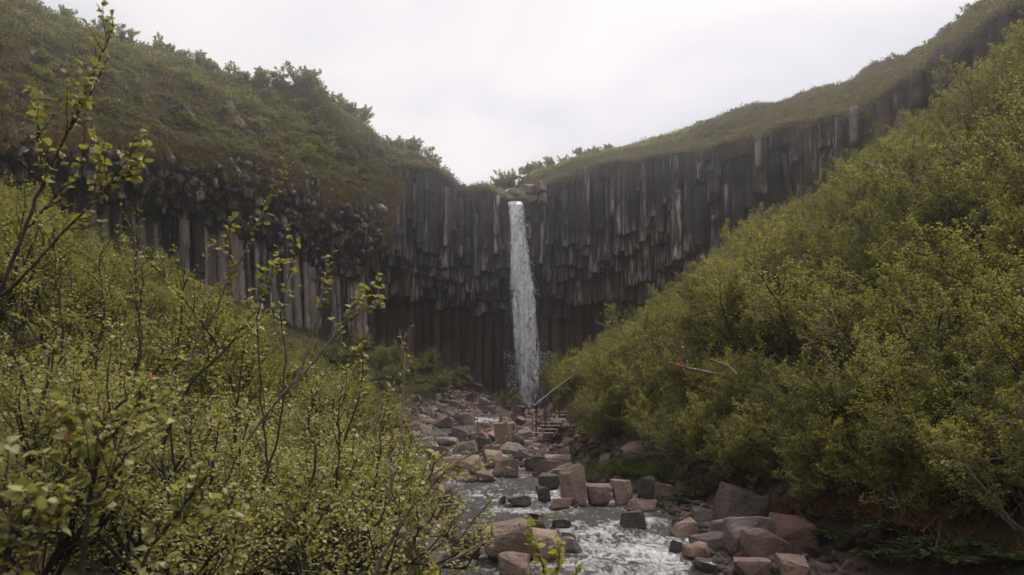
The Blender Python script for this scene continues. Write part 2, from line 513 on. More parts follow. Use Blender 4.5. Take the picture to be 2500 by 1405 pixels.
# ------------------------------------------------------------------ cliff curve: lip points as (px, py, depth)
LIP = [(-900, 330, 31), (-300, 330, 40), (0, 322, 45), (200, 330, 50), (400, 352, 55), (600, 378, 60), (780, 440, 65), (930, 492, 70),
       (972, 402, 75), (1060, 410, 78), (1132, 462, 80), (1180, 450, 80.6), (1240, 484, 81), (1292, 484, 81), (1335, 448, 81), (1400, 418, 80),
       (1500, 394, 77.5), (1620, 380, 73.5), (1750, 356, 69), (1900, 312, 64.5), (2050, 276, 60), (2150, 236, 57), (2250, 160, 53),
       (2350, 92, 49), (2450, 30, 45), (2620, -60, 38), (2900, -300, 30)]
LP = np.array([P(*q) for q in LIP])
seg = np.linalg.norm(np.diff(LP[:, :2], axis=0), axis=1)
LS = np.concatenate([[0], np.cumsum(seg)])
def lip(s):
    return np.stack([np.interp(s, LS, LP[:, k]) for k in range(3)], -1)
def lip_n(s):
    e = 1.6
    t = nrm((lip(s + e) - lip(s - e))[..., :2])
    return np.stack([-t[..., 1], t[..., 0]], -1)       # away from the amphitheatre
S_LEFT0, S_LEFT1 = LS[1], LS[7] + 1.0
S_BACK0, S_BACK1 = LS[7] + 1.2, LS[17] + 1.0
S_RIGHT0, S_RIGHT1 = LS[17] + 1.4, LS[25]
S_FALL = (LS[12] + LS[13]) / 2

SKY = np.array([(-900, -420), (-400, -230), (0, -45), (120, 20), (270, 62), (400, 112), (480, 148), (600, 180), (700, 195), (770, 225), (850, 280), (930, 345), (1000, 362),
                (1100, 425), (1160, 452), (1230, 452), (1300, 408), (1400, 380), (1500, 358), (1700, 306), (1900, 246), (2050, 200), (2200, 140), (2300, 88), (2400, 22), (2500, -60), (2700, -230), (3200, -700)], float)
def crest(s):
    """crest point behind the lip: where the hill meets the sky"""
    l = lip(s); n = lip_n(s)
    D = np.interp(s, [LS[0], LS[4], LS[6], LS[8], LS[10], LS[14], LS[17], LS[20], LS[25]], [14, 13, 11, 5, 3.5, 5, 9, 9, 9])
    xy = l[..., :2] + n * D[..., None]
    px = 1250 + F * xy[..., 0] / xy[..., 1]
    sk = np.interp(px, SKY[:, 0], SKY[:, 1])
    z = (HY - sk) / F * xy[..., 1] - np.interp(s, [LS[6], LS[9], LS[14], LS[18]], [0.7, 0.8, 0.6, 0.35])
    return np.concatenate([xy, z[..., None]], -1), D

def hill_point(s, t, rough=True):
    """t 0 at the lip, 1 at the crest, above 1 behind it"""
    s = np.asarray(s, float); t = np.asarray(t, float)
    l = lip(s); c, D = crest(s); n = lip_n(s)
    tt = np.clip(t, 0, 1)
    prof = tt * 0.72 + (1 - (1 - tt) ** 2) * 0.28
    z = l[..., 2] + (np.maximum(c[..., 2], l[..., 2] - 0.3) - l[..., 2]) * prof - np.maximum(0, t - 1) * 1.2
    xy = l[..., :2] + n * (D * t)[..., None]
    p = np.concatenate([xy, z[..., None]], -1)
    if rough:
        amp = np.clip(t * 3, 0, 1) * np.interp(s, [LS[6], LS[9], LS[16], LS[18]], [1.0, 0.5, 0.5, 0.75])
        p[..., 2] += (fbm(p * 0.33, 4, 21) * 1.5 + fbm(p * 1.2, 3, 25) * 0.55) * amp
    return p

def hill_sheet(name, s0, s1, ds, mat, label):
    s = np.arange(s0, s1 + ds, ds)
    t = np.concatenate([np.linspace(-0.03, 1.0, 34), [1.15, 1.5, 2.0]])
    Sg, Tg = np.meshgrid(s, t)
    p = hill_point(Sg, Tg)
    front = p[1].copy()
    front[:, 2] -= 1.2
    n = lip_n(s)
    front[:, :2] += n * 0.5
    p = np.concatenate([front[None], p[1:]], 0)
    nt_, ns = p.shape[:2]
    ii = np.arange(nt_ * ns).reshape(nt_, ns)
    q = np.stack([ii[:-1, :-1], ii[:-1, 1:], ii[1:, 1:], ii[1:, :-1]], -1).reshape(-1, 4)
    o = link(name, make_mesh(name, p.reshape(-1, 3), [q], [mat], True))
    tag(o, label, kind='structure')
    return o
hill_sheet('hill_left', LS[0], LS[10], 0.5, M['hill_left'], 'steep scrubby brown and green hillside above the left cliff')
hill_sheet('hill_right', LS[10], LS[26], 0.5, M['hill_right'], 'pale grassy slope along the top of the right cliff')

# ------------------------------------------------------------------ basalt columns
def backing(parent_name, s0, s1, off, z0, label, top_drop=0.6):
    s = np.arange(s0, s1 + 0.6, 0.6)
    l = lip(s); n = lip_n(s)
    rows = []
    for f, dz in ((0.0, None), (0.5, None), (1.0, None)):
        a = l.copy()
        a[:, :2] += n * off
        a[:, 2] = z0 + (l[:, 2] - top_drop - z0) * f
        rows.append(a)
    b = rows[-1].copy(); b[:, :2] += n * 4.0
    rows.append(b)
    p = np.stack(rows)
    nr_, ns = p.shape[:2]
    ii = np.arange(nr_ * ns).reshape(nr_, ns)
    q = np.stack([ii[:-1, :-1], ii[:-1, 1:], ii[1:, 1:], ii[1:, :-1]], -1).reshape(-1, 4)
    o = link(parent_name, make_mesh(parent_name, p.reshape(-1, 3), [q], [M['backing']]))
    tag(o, label, kind='structure')
    return o

cliff_l = backing('cliff_left', LS[0], LS[5] - 0.3, 5.2, -2.0, 'dark overhanging basalt cliff of broken column ends on the left')
cliff_o = backing('cliff_overhang', LS[5] - 0.3, S_LEFT1, 5.1, -2.0, 'bulging dark overhang of small broken column ends left of the cave')
cliff_b = backing('cliff_back_left', S_BACK0 - 1.5, S_FALL, 6.6, -3.0, 'brown and black basalt columns and cave left of the waterfall')
cliff_c = backing('cliff_back_right', S_FALL, S_BACK1 + 1.0, 6.6, -3.0, 'stepped hanging basalt columns right of the waterfall')
cliff_r = backing('cliff_right', S_RIGHT0 - 1, LS[26], 3.2, -2.0, 'tall flat-faced grey basalt columns along the right rim')

def prism(rng, r, z0, z1, segs=3, lean=(0, 0), tilt_bot=0.25, tilt_top=0.12, sides=None, jit=0.16, wob=0.05, face=None, bevel=0.9):
    """a broken column standing on the z axis, uneven polygon, stepped joints; returns verts, faces"""
    k = sides or (6 if face is not None else int(rng.choice([5, 6, 6, 6, 7])))
    a = (np.arange(k) + rng.uniform(-jit, jit, k)) / k * 2 * math.pi + (rng.uniform(0, 6.28) if face is None else face + rng.normal(0, 0.1))
    rr = r * rng.uniform(0.9, 1.1, k)
    ring = np.stack([np.cos(a) * rr, np.sin(a) * rr], -1)
    zs = np.sort(np.concatenate([[0, 1], rng.uniform(0.12, 0.88, segs - 1)]))
    vs, lv = [], 0
    tb = rng.uniform(-tilt_bot, tilt_bot, 2); tp = rng.uniform(-tilt_top, tilt_top, 2)
    def add(z, sc, off, tl):
        x = ring[:, 0] * sc + off[0] + lean[0] * (z - z1)
        y = ring[:, 1] * sc + off[1] + lean[1] * (z - z1)
        vs.append(np.stack([x, y, z + ring[:, 0] * tl[0] + ring[:, 1] * tl[1]], -1))
    o = np.zeros(2)
    L = z1 - z0
    for i, f in enumerate(zs):
        z = z0 + f * L
        if 0 < i < len(zs) - 1:
            add(z - 0.02, 1.0 if i % 2 else 0.98, o, (0, 0))
            o = rng.normal(0, wob * r, 2)
            sc2 = rng.uniform(0.93, 1.05)
            add(z + 0.02, sc2, o, (0, 0))
        elif i == 0:
            add(z + 0.0, bevel, o, tb)
            add(z + min(0.12 * r * 2, L * 0.1), 1.0, o, tb)
        else:
            add(z, 0.95, o, tp)
    v = np.concatenate(vs)
    nr_ = len(vs)
    ii = np.arange(nr_ * k).reshape(nr_, k)
    q = np.stack([ii[:-1], np.roll(ii[:-1], -1, 1), np.roll(ii[1:], -1, 1), ii[1:]], -1).reshape(-1, 4)
    return v, [q, ii[0][::-1][None], ii[-1][None]]

rng = np.random.default_rng(11)
n_col = {'l': 0, 'o': 0, 'b': 0, 'c': 0, 'r': 0}
def put_column(parent, key, v, f, mat, loc, rot=None):
    o = link('column', make_mesh('column', v, f, [mat]), parent, loc, rot)
    n_col[key] += 1
    return o

# back wall: a lattice of hanging columns whose ends step back under the lip
a = 0.74
row = 0.66
for j in range(7):
    s = S_BACK0 + (0.5 * a if j % 2 else 0)
    while s < S_BACK1:
        l = lip(s); n = lip_n(s)
        px0 = 1250 + F * l[0] / l[1]
        d = 0.35 + j * row * ((1.22 if px0 < 1290 else 1.55) if j < 5 else 1.05) + (1.35 if j >= 5 else 0.0) + rng.uniform(-0.09, 0.09) * (1.0 if j < 5 else 0.5)
        loc = np.array([l[0] + n[0] * d, l[1] + n[1] * d])
        gz = float(ground_z(loc[0], loc[1], False)) - 0.6
        # height of the ends of the front row, by place along the wall
        zf = np.interp(px0, [960, 1060, 1140, 1230, 1330, 1420, 1550, 1650, 1760], [13.4, 12.2, 12.0, 12.6, 13.2, 13.6, 14.2, 14.8, 14.5])
        step = np.interp(px0, [960, 1240, 1330, 1500, 1700], [0.85, 0.75, 1.15, 1.4, 1.35])
        zb = zf - j * step + rng.normal(0, 0.22) + 1.05 * float(_hash(int(s / 2.9 + 0.37 * j), j, 3, 5))
        if j == 0 and rng.random() < 0.45:
            zb += rng.uniform(0.6, 3.6)
        if j == 1 and rng.random() < 0.2:
            zb += rng.uniform(0.5, 2.0)
        if j >= 5:
            zb = gz
        top = l[2] + rng.uniform(-0.35, 0.25) + (0.0 if j < 3 else -0.4) - (rng.uniform(0, 1.6) if px0 < 1200 and j < 2 else 0)
        infall = abs(s - S_FALL) < 1.15
        if infall:
            top = 18.55 + rng.uniform(-0.1, 0.1) - (0.0 if j > 0 else 0.25)
        elif abs(s - S_FALL) < 4.5 and px0 > 1290:
            top -= rng.uniform(0.0, 0.8)
        if j == 0 and not infall and rng.random() < 0.12:
            s += a
            continue
        r = a * (0.65 if j < 5 else 0.7) * rng.uniform(0.84, 1.25)
        mat = M['basalt_brown'] if j >= 5 else (M['basalt_grey'] if px0 < 1190 and j < 2 and rng.random() < 0.75 else M['basalt'])
        if j in (3, 4) and rng.random() < 0.4:
            mat = M['basalt_brown']
        if j < 2 and rng.random() < 0.03:
            mat = M['basalt_pale']
        key = 'b' if s < S_FALL else 'c'
        if n_col[key] < 300 and top - zb > 0.6:
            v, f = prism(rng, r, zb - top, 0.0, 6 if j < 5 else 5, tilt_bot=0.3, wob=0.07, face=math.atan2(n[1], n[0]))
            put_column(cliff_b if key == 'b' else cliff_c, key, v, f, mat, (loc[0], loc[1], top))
        s += a * rng.uniform(0.96, 1.05)

# right wall: broad columns, mostly whole, a few pale ones standing proud
a = 1.28
for j in range(3):
    s = S_RIGHT0 + (0.5 * a if j % 2 else 0)
    while s < S_RIGHT1 + 6:
        l = lip(s); n = lip_n(s)
        px0 = 1250 + F * l[0] / l[1]
        d = 0.5 + j * 1.0 + rng.uniform(-0.2, 0.2)
        loc = np.array([l[0] + n[0] * d, l[1] + n[1] * d])
        gz = float(ground_z(loc[0], loc[1], False)) - 0.8
        low = np.interp(px0, [1700, 1800, 1950, 2100], [12.0, 9.5, 0.0, 0.0]) - j * 1.6
        zb = max(gz, low + rng.uniform(-0.8, 1.0)) if low > 1 and j < 2 else gz
        if j == 0:
            u = rng.random()
            if u < 0.30:
                s += a * 0.9; continue
            if u < 0.55:
                zb = max(zb, l[2] - rng.uniform(3.0, 7.0))
        top = l[2] + rng.uniform(-0.5, 0.1)
        if j == 0 and rng.random() < 0.2:
            top -= rng.uniform(0.5, 2.5)
        mat = M['basalt_grey'] if rng.random() < 0.5 else M['basalt']
        if px0 > 2120 and rng.random() < 0.65:
            mat = M['basalt_brown']
        if n_col['r'] < 300 and top - zb > 0.5:
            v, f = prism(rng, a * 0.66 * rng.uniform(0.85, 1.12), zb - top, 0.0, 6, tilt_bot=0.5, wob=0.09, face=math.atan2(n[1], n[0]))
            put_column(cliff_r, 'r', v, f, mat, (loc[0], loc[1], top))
        s += a * rng.uniform(0.9, 1.1)
# slender pale pillars that lean out from the right wall: (px top, py top, px bottom, py bottom, radius)
for (xa, ya, xb, yb, r) in [(1915, 378, 1928, 470, 0.26), (1852, 345, 1853, 405, 0.30), (2085, 262, 2087, 352, 0.36), (2046, 290, 2047, 400, 0.28),
                            (1708, 400, 1708, 440, 0.30), (1938, 340, 1939, 395, 0.28), (2240, 175, 2242, 262, 0.5), (2310, 110, 2312, 215, 0.75), (2390, 130, 2392, 185, 0.35)]:
    s = float(np.interp(xa, [q[0] for q in LIP], LS)); l = lip(s); n = lip_n(s)
    Yc = l[1] - 0.45
    A, B = P(xa, ya, Yc), P(xb, yb, Yc)
    ax = Vector(A - B); L = ax.length
    v, f = prism(rng, r, -L, 0.0, 4, tilt_bot=0.6, tilt_top=0.3, wob=0.06)
    put_column(cliff_r, 'r', v, f, M['basalt_pale'] if xa in (1912, 2085, 1852) else M['basalt_grey'] if xa < 2200 else M['basalt_brown'], A, ax.to_track_quat('Z', 'Y').to_euler())

# left cliff: the overhang shows the broken ends of columns that fan outwards and down
DROP = lambda px: np.interp(px, [-300, 0, 200, 400, 550, 700, 820, 930, 1000], [3.2, 3.2, 3.6, 4.4, 5.4, 6.4, 7.0, 7.4, 7.6])
s = LS[2] - 1.5
pts = []
row_i = 0
while s < S_LEFT1 + 0.8:
    l = lip(s); n = lip_n(s)
    px0 = 1250 + F * l[0] / l[1]
    small = s > LS[5] - 0.6
    nv = int(round(np.interp(px0, [0, 400, 600, 800, 950], [6, 7, 9, 13, 15])))
    row_i += 1
    for v_ in range(nv):
        vv = (v_ + 0.5 * (row_i % 2) + rng.uniform(-0.2, 0.2)) / nv
        pts.append((s + rng.uniform(-0.2, 0.2), vv, px0))
    s += 0.72 if small else 0.86
for (s, vv, px0) in pts:
    l = lip(s); n = lip_n(s)
    drop = DROP(px0)
    d = np.interp(vv, [0, 0.12, 0.3, 0.55, 0.8, 1.0], [0.35, -0.25, -0.35, 0.45, 1.9, 3.3]) + rng.normal(0, 0.22)
    z = l[2] - 0.35 - vv * drop + rng.normal(0, 0.15)
    end = np.array([l[0] + n[0] * d, l[1] + n[1] * d, z])
    el = np.interp(vv, [0, 0.3, 0.7, 1.0], [R(8), R(28), R(58), R(80)]) + rng.normal(0, 0.16)
    out = np.array([-n[0] * math.cos(el), -n[1] * math.cos(el), -math.sin(el)]) + rng.normal(0, 0.12, 3)
    ax = -Vector(out).normalized()
    small = s > LS[5]
    r = rng.uniform(0.27, 0.42) if small else rng.uniform(0.36, 0.56)
    mat = M['basalt_grey'] if rng.random() < 0.5 else M['basalt']
    if rng.random() < 0.08:
        mat = M['basalt_pale']
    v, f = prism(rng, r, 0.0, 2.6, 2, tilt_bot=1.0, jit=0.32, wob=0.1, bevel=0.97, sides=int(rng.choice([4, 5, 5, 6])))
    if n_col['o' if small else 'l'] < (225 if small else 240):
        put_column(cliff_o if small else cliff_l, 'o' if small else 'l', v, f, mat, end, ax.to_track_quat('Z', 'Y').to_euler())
# ... and below it stand pale, split pillars
s = LS[3] + 1.0
while s < LS[7] + 2.5:
    l = lip(s); n = lip_n(s)
    px0 = 1250 + F * l[0] / l[1]
    zt = l[2] - DROP(px0) + rng.uniform(0.2, 0.8)
    d = 2.7 + rng.uniform(-0.55, 0.7)
    loc = (l[0] + n[0] * d, l[1] + n[1] * d)
    gz = float(ground_z(loc[0], loc[1], False)) - 0.6
    lean = (-n[0] * 0.07 + rng.normal(0, 0.012), -n[1] * 0.07 + rng.normal(0, 0.012))
    u = rng.random()
    mat = M['basalt_pale'] if u < 0.42 else (M['basalt_grey'] if u < 0.72 else M['basalt'])
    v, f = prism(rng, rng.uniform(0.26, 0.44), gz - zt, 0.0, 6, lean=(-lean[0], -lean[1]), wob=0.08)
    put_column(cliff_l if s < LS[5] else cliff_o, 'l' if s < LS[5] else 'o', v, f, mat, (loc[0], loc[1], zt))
    s += rng.uniform(0.26, 0.48)

# ------------------------------------------------------------------ stones
def stone_mesh(name, rng, w, d, h, mat, n=18, bev=0.07, sharp=0.72):
    """angular block: convex hull of points pushed towards the faces of a box, edges worn"""
    p = np.concatenate([np.array([(a, b, c_) for a in (-1, 1) for b in (-1, 1) for c_ in (-1, 1)]) * rng.uniform(0.3, 1.0, (8, 3)), rng.uniform(-1, 1, (n, 3))])
    p = np.sign(p) * np.abs(p) ** (1 - sharp * 0.75)
    ln = np.linalg.norm(p, axis=1, keepdims=True)
    p = np.where(ln > 1.32, p * (1.32 / ln), p)
    for _ in range(4):                       # a few clean breaks
        q_ = nrm(rng.normal(0, 1, 3) + np.array([0, 0, 0.4])); lim_ = rng.uniform(0.55, 0.9)
        dd_ = p @ q_
        p = p - np.maximum(dd_ - lim_, 0)[:, None] * q_
    sh = rng.uniform(-0.22, 0.22, 2)
    p[:, 0] += p[:, 2] * sh[0]; p[:, 1] += p[:, 2] * sh[1]
    p = p * np.array([w, d, h]) * 0.5
    bm = bmesh.new()
    for q in p:
        bm.verts.new(q)
    r = bmesh.ops.convex_hull(bm, input=bm.verts[:])
    junk = [g for g in r['geom_interior'] + r['geom_unused'] if isinstance(g, bmesh.types.BMVert)]
    bmesh.ops.delete(bm, geom=list(set(junk)), context='VERTS')
    bmesh.ops.dissolve_limit(bm, angle_limit=R(14), verts=bm.verts[:], edges=bm.edges[:])
    bmesh.ops.delete(bm, geom=[v for v in bm.verts if not v.link_faces], context='VERTS')
    bmesh.ops.bevel(bm, geom=bm.edges[:], offset=bev * min(w, d, h), segments=2, affect='EDGES', profile=0.6, clamp_overlap=True)
    bmesh.ops.triangulate(bm, faces=bm.faces[:])
    big = [e for e in bm.edges if e.calc_length() > 0.22 * max(w, d)]
    bmesh.ops.subdivide_edges(bm, edges=big, cuts=2, use_grid_fill=True)
    bmesh.ops.triangulate(bm, faces=bm.faces[:])
    bm.normal_update()
    co = np.array([v.co[:] for v in bm.verts])
    # settle into the requested box
    lo, hi = co.min(0), co.max(0)
    sc = np.array([w, d, h]) / np.maximum(hi - lo, 1e-6)
    co = (co - (lo + hi) / 2) * sc
    co += fbm(co * 2.6 / max(w, .3) + rng.uniform(0, 50), 4, 5)[:, None] * nrm(co) * 0.085 * w
    for v, c in zip(bm.verts, co):
        v.co = c
    me = bpy.data.meshes.new(name)
    bm.to_mesh(me)
    bm.free()
    me.materials.append(mat)
    return me

STONES = [
 # x0, x1, y top, y bottom, material, name, label
 (1166, 1306, 1293, 1381, 'rock', 'boulder', 'large brown boulder with dark undercut front in the foreground stream'),
 (1096, 1170, 1305, 1366, 'rock_pink', 'boulder', 'low pinkish boulder touching the left side of the large foreground boulder'),
 (1290, 1382, 1303, 1366, 'rock_pink', 'boulder', 'smooth pinkish boulder just right of the large foreground boulder'),
 (1372, 1420, 1316, 1347, 'rock_grey', 'boulder', 'small grey wedge stone at the right end of the foreground boulders'),
 (1216, 1298, 1362, 1406, 'rock', 'boulder', 'brown boulder at the bottom edge in front of the large boulder'),
 (1372, 1408, 1304, 1319, 'rock_wet', 'boulder', 'low wet dark stone behind the grey wedge stone'),
 (1347, 1398, 1270, 1288, 'rock_wet', 'boulder', 'flat black wet stone in the open water above the foreground boulders'),
 (1288, 1331, 1274, 1298, 'rock_dark', 'boulder', 'dark grey block in the water left of the flat black stone'),
 (1233, 1270, 1279, 1298, 'rock_wet', 'boulder', 'black wet stone behind the large foreground boulder'),
 (1174, 1208, 1288, 1310, 'rock_dark', 'boulder', 'small brown stone behind the left end of the large boulder'),
 (1292, 1328, 1254, 1268, 'rock_wet', 'boulder', 'thin wet slab barely out of the water in midstream'),
 (1516, 1583, 1256, 1290, 'rock_wet', 'boulder', 'dark triangular stone alone in the water near the right bank'),
 (1370, 1434, 1142, 1238, 'rock', 'boulder', 'tall standing brown block at the edge of the pool'),
 (1429, 1500, 1188, 1235, 'rock_pink', 'boulder', 'square pinkish block right of the tall standing block'),
 (1497, 1548, 1177, 1234, 'rock', 'boulder', 'upright brown boulder against the grassy right bank'),
 (1556, 1603, 1172, 1226, 'rock_dark', 'boulder', 'dark cube-shaped boulder below the bank grass'),
 (1598, 1646, 1184, 1230, 'rock', 'boulder', 'brown boulder half hidden by leaves at the end of the bank row'),
 (1532, 1612, 1224, 1248, 'rock', 'boulder', 'flat brown ledge stone at the foot of the bank boulders'),
 (1220, 1236, 1213, 1228, 'rock_wet', 'boulder', 'tiny pointed black stone in the middle of the pool'),
 (1238, 1294, 1214, 1234, 'rock_dark', 'boulder', 'dark rounded stone in the pool beside the tiny pointed one'),
 (1342, 1397, 1222, 1244, 'rock_pink', 'boulder', 'flat pink stone in front of the tall standing block'),
 (1311, 1348, 1192, 1222, 'rock_dark', 'boulder', 'dark brown block left of the tall standing block'),
 (1319, 1370, 1160, 1195, 'rock_dark', 'boulder', 'dark grey block above and left of the tall standing block'),
 (1110, 1188, 1119, 1161, 'rock', 'boulder', 'wide flat-fronted brown slab on the left of the rubble'),
 (1050, 1106, 1122, 1148, 'rock_pink', 'boulder', 'low pale stone left of the wide flat-fronted slab'),
 (1034, 1105, 1095, 1132, 'rock_pink', 'boulder', 'long pale sloping slab below the left cascade'),
 (990, 1037, 1117, 1148, 'rock_dark', 'boulder', 'dark brown stone in the rapids under the left cascade'),
 (998, 1052, 1085, 1106, 'rock_wet', 'boulder', 'wet dark grey block splitting the left cascade'),
 (1203, 1250, 1042, 1112, 'rock_pink', 'boulder', 'tall pale block with a sunlit top in the middle of the rubble'),
 (1240, 1279, 1068, 1110, 'rock_dark', 'boulder', 'dark block leaning on the right of the tall pale block'),
 (1181, 1234, 1104, 1143, 'rock', 'boulder', 'brown wedge stone in front of the tall pale block'),
 (1201, 1267, 1126, 1163, 'rock', 'boulder', 'brown split boulder at the head of the pool'),
 (1161, 1208, 1155, 1175, 'rock_pink', 'boulder', 'rounded pale stone at the left head of the pool'),
 (1280, 1336, 1100, 1128, 'rock', 'boulder', 'flat-topped brown block below the wooden steps'),
 (1330, 1390, 1112, 1143, 'rock_pink', 'boulder', 'pink block at the foot of the right bank below the steps'),
 (1302, 1366, 1126, 1163, 'rock_pink', 'boulder', 'pale sloping slab right of the head of the pool'),
 (1330, 1385, 1147, 1176, 'rock', 'boulder', 'brown stone wedged behind the tall standing block'),
 (1147, 1200, 1059, 1084, 'rock', 'boulder', 'brown tilted slab left of the tall pale block'),
 (1098, 1151, 1049, 1084, 'rock_dark', 'boulder', 'dark brown boulder right of the left cascade'),
 (1157, 1208, 1034, 1064, 'rock', 'boulder', 'broad brown block behind the tall pale block'),
 (1062, 1108, 1019, 1045, 'rock', 'boulder', 'brown boulder on the left below the foot of the fall'),
 (1110, 1160, 1011, 1037, 'rock_dark', 'boulder', 'dark boulder left of the upper small cascade'),
 (1244, 1287, 1011, 1029, 'rock', 'boulder', 'flat brown slab under the upper small cascade'),
 (1252, 1283, 994, 1013, 'rock_dark', 'boulder', 'brown block standing before the foot of the fall'),
 (1173, 1212, 993, 1011, 'rock_dark', 'boulder', 'dark slab left of the plunge pool'),
 (888, 931, 1042, 1088, 'rock', 'boulder', 'upright brown stone at the far left of the stones'),
 (940, 982, 1034, 1061, 'rock', 'boulder', 'brown stone behind the thin bare sapling'),
 (1268, 1322, 1078, 1104, 'rock_pink', 'boulder', 'flat pink slab at the foot of the wooden steps'),
 (1761, 1882, 1198, 1303, 'rock_dark', 'boulder', 'biggest dark grey boulder on the right bank'),
 (1873, 1915, 1220, 1290, 'rock_pale', 'boulder', 'leaning pale lichen-covered stone on the right bank'),
 (1786, 1894, 1272, 1362, 'rock_grey', 'boulder', 'grey-brown block in front of the biggest dark boulder'),
 (1817, 1934, 1306, 1376, 'rock', 'boulder', 'brown sloping block at the very front of the right bank pile'),
 (1888, 1998, 1276, 1366, 'rock_red', 'boulder', 'rounded reddish boulder at the right end of the bank pile'),
 (1795, 1896, 1373, 1420, 'rock_pink', 'boulder', 'flat pale slab at the bottom edge under the right bank'),
 (1909, 1990, 1368, 1420, 'rock_pink', 'boulder', 'pink pointed slab at the bottom edge right of the flat pale slab'),
 (1737, 1791, 1276, 1327, 'rock_grey', 'boulder', 'grey-brown stone left of the block under the biggest boulder'),
 (1642, 1709, 1277, 1310, 'rock', 'boulder', 'low brown stone at the water edge of the right bank'),
 (1696, 1760, 1246, 1289, 'rock_dark', 'boulder', 'dark stone left of the biggest dark boulder'),
 (1692, 1791, 1315, 1349, 'rock_dark', 'boulder', 'long low dark stone in the shallows by the right bank'),
 (1675, 1735, 1333, 1362, 'rock_red', 'boulder', 'small reddish slab in the shallows by the right bank'),
 (1636, 1669, 1322, 1348, 'rock_wet', 'boulder', 'round black stone in the white water on the right'),
 (1700, 1760, 1371, 1404, 'rock_wet', 'boulder', 'wet black stone at the bottom edge left of the flat pale slab'),
 (1998, 2046, 1378, 1412, 'rock_dark', 'boulder', 'small grey stone in the bottom right shade'),
 (2054, 2098, 1374, 1412, 'rock_red', 'boulder', 'small reddish stone in the bottom right shade'),
 (1030, 1120, 1235, 1280, 'rock_grey', 'boulder', 'grey stone at the left water edge behind the leaves'),
 (1010, 1085, 1190, 1225, 'rock', 'boulder', 'brown stone at the left side of the pool behind twigs'),
]
rng = np.random.default_rng(5)
taken = []
for (x0, x1, y0, y1, mt, nm, lb) in STONES:
    Y = bed_Y(min(y1, 1400))
    if y1 > 1404: Y -= 0.5
    w = (x1 - x0) / F * Y; h = (y1 - y0) / F * Y * 1.12
    d = w * rng.uniform(0.7, 0.95)
    c = P((x0 + x1) / 2, y1, Y)
    hh = h + 0.18 * h
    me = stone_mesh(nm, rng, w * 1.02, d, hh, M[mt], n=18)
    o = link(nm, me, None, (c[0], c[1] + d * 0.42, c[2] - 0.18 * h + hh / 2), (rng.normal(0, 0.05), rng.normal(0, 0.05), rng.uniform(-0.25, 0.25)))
    if 'leaning pale' in lb:
        o.rotation_euler = (0, R(14), 0.1)
    tag(o, lb, 'boulder', 'boulders in the stream and on its banks')
    taken.append((c[0], c[1] + d * 0.42, max(w, d) * 0.5))

# unnamed stones of the rubble, one object each
zones = [
 # label, count, Y range, X offsets (from BL / BR), size range, material choices
 ('brown angular stone among the rubble in the middle of the stream bed', 'rubble stones in mid bed', 140, (27.5, 44), (0.45, 1.3), ['rock', 'rock', 'rock_pink', 'rock_pink', 'rock_dark', 'rock_grey'], 'stone'),
 ('small brown stone in the far rubble towards the foot of the fall', 'far rubble stones', 75, (44, 64), (0.4, 1.2), ['rock', 'rock_dark', 'rock_dark', 'rock_grey', 'rock'], 'stone'),
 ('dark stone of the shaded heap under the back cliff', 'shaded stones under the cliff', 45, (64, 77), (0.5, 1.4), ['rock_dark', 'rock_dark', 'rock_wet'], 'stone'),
 ('small stone at the water edge along the near stream', 'small stones by the near water', 38, (15, 28), (0.18, 0.5), ['rock', 'rock_pink', 'rock_dark', 'rock_wet', 'rock_grey'], 'stone'),
]
protos = {}
for mt in ('rock', 'rock_pink', 'rock_dark', 'rock_grey', 'rock_wet'):
    protos[mt] = [stone_mesh('stone', rng, 1.0, rng.uniform(0.7, 1.0), rng.uniform(0.45, 0.85), M[mt], n=8) for _ in range(5)]
for (lb, grp, cnt, (ya, yb), (sa, sb), mats, nm) in zones:
    k = tries = 0
    while k < cnt and tries < 6000:
        tries += 1
        Y = rng.uniform(ya, yb)
        bl, br, sx, hw = si(BL, Y), si(BR, Y), si(SX, Y), si(HW, Y)
        if ya == 15:
            X = rng.choice([bl + rng.uniform(-0.3, 1.0), br + rng.uniform(-1.0, 0.6)])
        else:
            X = rng.uniform(bl - 0.8, br + 0.5)
        size = sa + (sb - sa) * rng.random() ** 1.8
        if abs(X - sx) < hw * 0.55 and rng.random() < (0.93 if ya < 60 else 0.4):
            continue
        if any((X - t[0]) ** 2 + (Y - t[1]) ** 2 < (0.72 * (t[2] + size * 0.5)) ** 2 for t in taken):
            continue
        taken.append((X, Y, size * 0.5))
        z = max(float(ground_z(X, Y)), float(si(SZ, Y)) - 0.1)
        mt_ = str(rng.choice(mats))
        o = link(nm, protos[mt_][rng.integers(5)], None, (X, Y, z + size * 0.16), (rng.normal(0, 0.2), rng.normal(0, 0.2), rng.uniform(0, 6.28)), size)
        px = 1250 + F * X / Y
        hue = {'rock': 'brown', 'rock_pink': 'pale pinkish', 'rock_dark': 'dark brown', 'rock_grey': 'grey', 'rock_wet': 'wet black'}[mt_]
        big_ = 'small' if size < sa + 0.25 * (sb - sa) else 'large' if size > sa + 0.6 * (sb - sa) else 'middling'
        if ya == 15:
            wh = 'on the left edge of the near water' if X < si(SX, Y) else 'on the right edge of the near water'
        elif ya < 30:
            wh = 'in the rubble by the left cascade' if px < 1090 else 'in the rubble left of the tall pale block' if px < 1200 else 'in the rubble around the tall pale block' if px < 1290 else 'in the rubble below the wooden steps'
        elif ya < 50:
            wh = 'in the far rubble left of the upper cascade' if px < 1150 else 'in the far rubble beside the upper cascade' if px < 1260 else 'in the far rubble right of the upper cascade'
        else:
            wh = 'in the shaded heap left of the fall' if px < 1180 else 'in the shade at the foot of the fall'
        tag(o, '%s %s stone %s' % (big_, hue, wh), 'stone', grp)
        k += 1

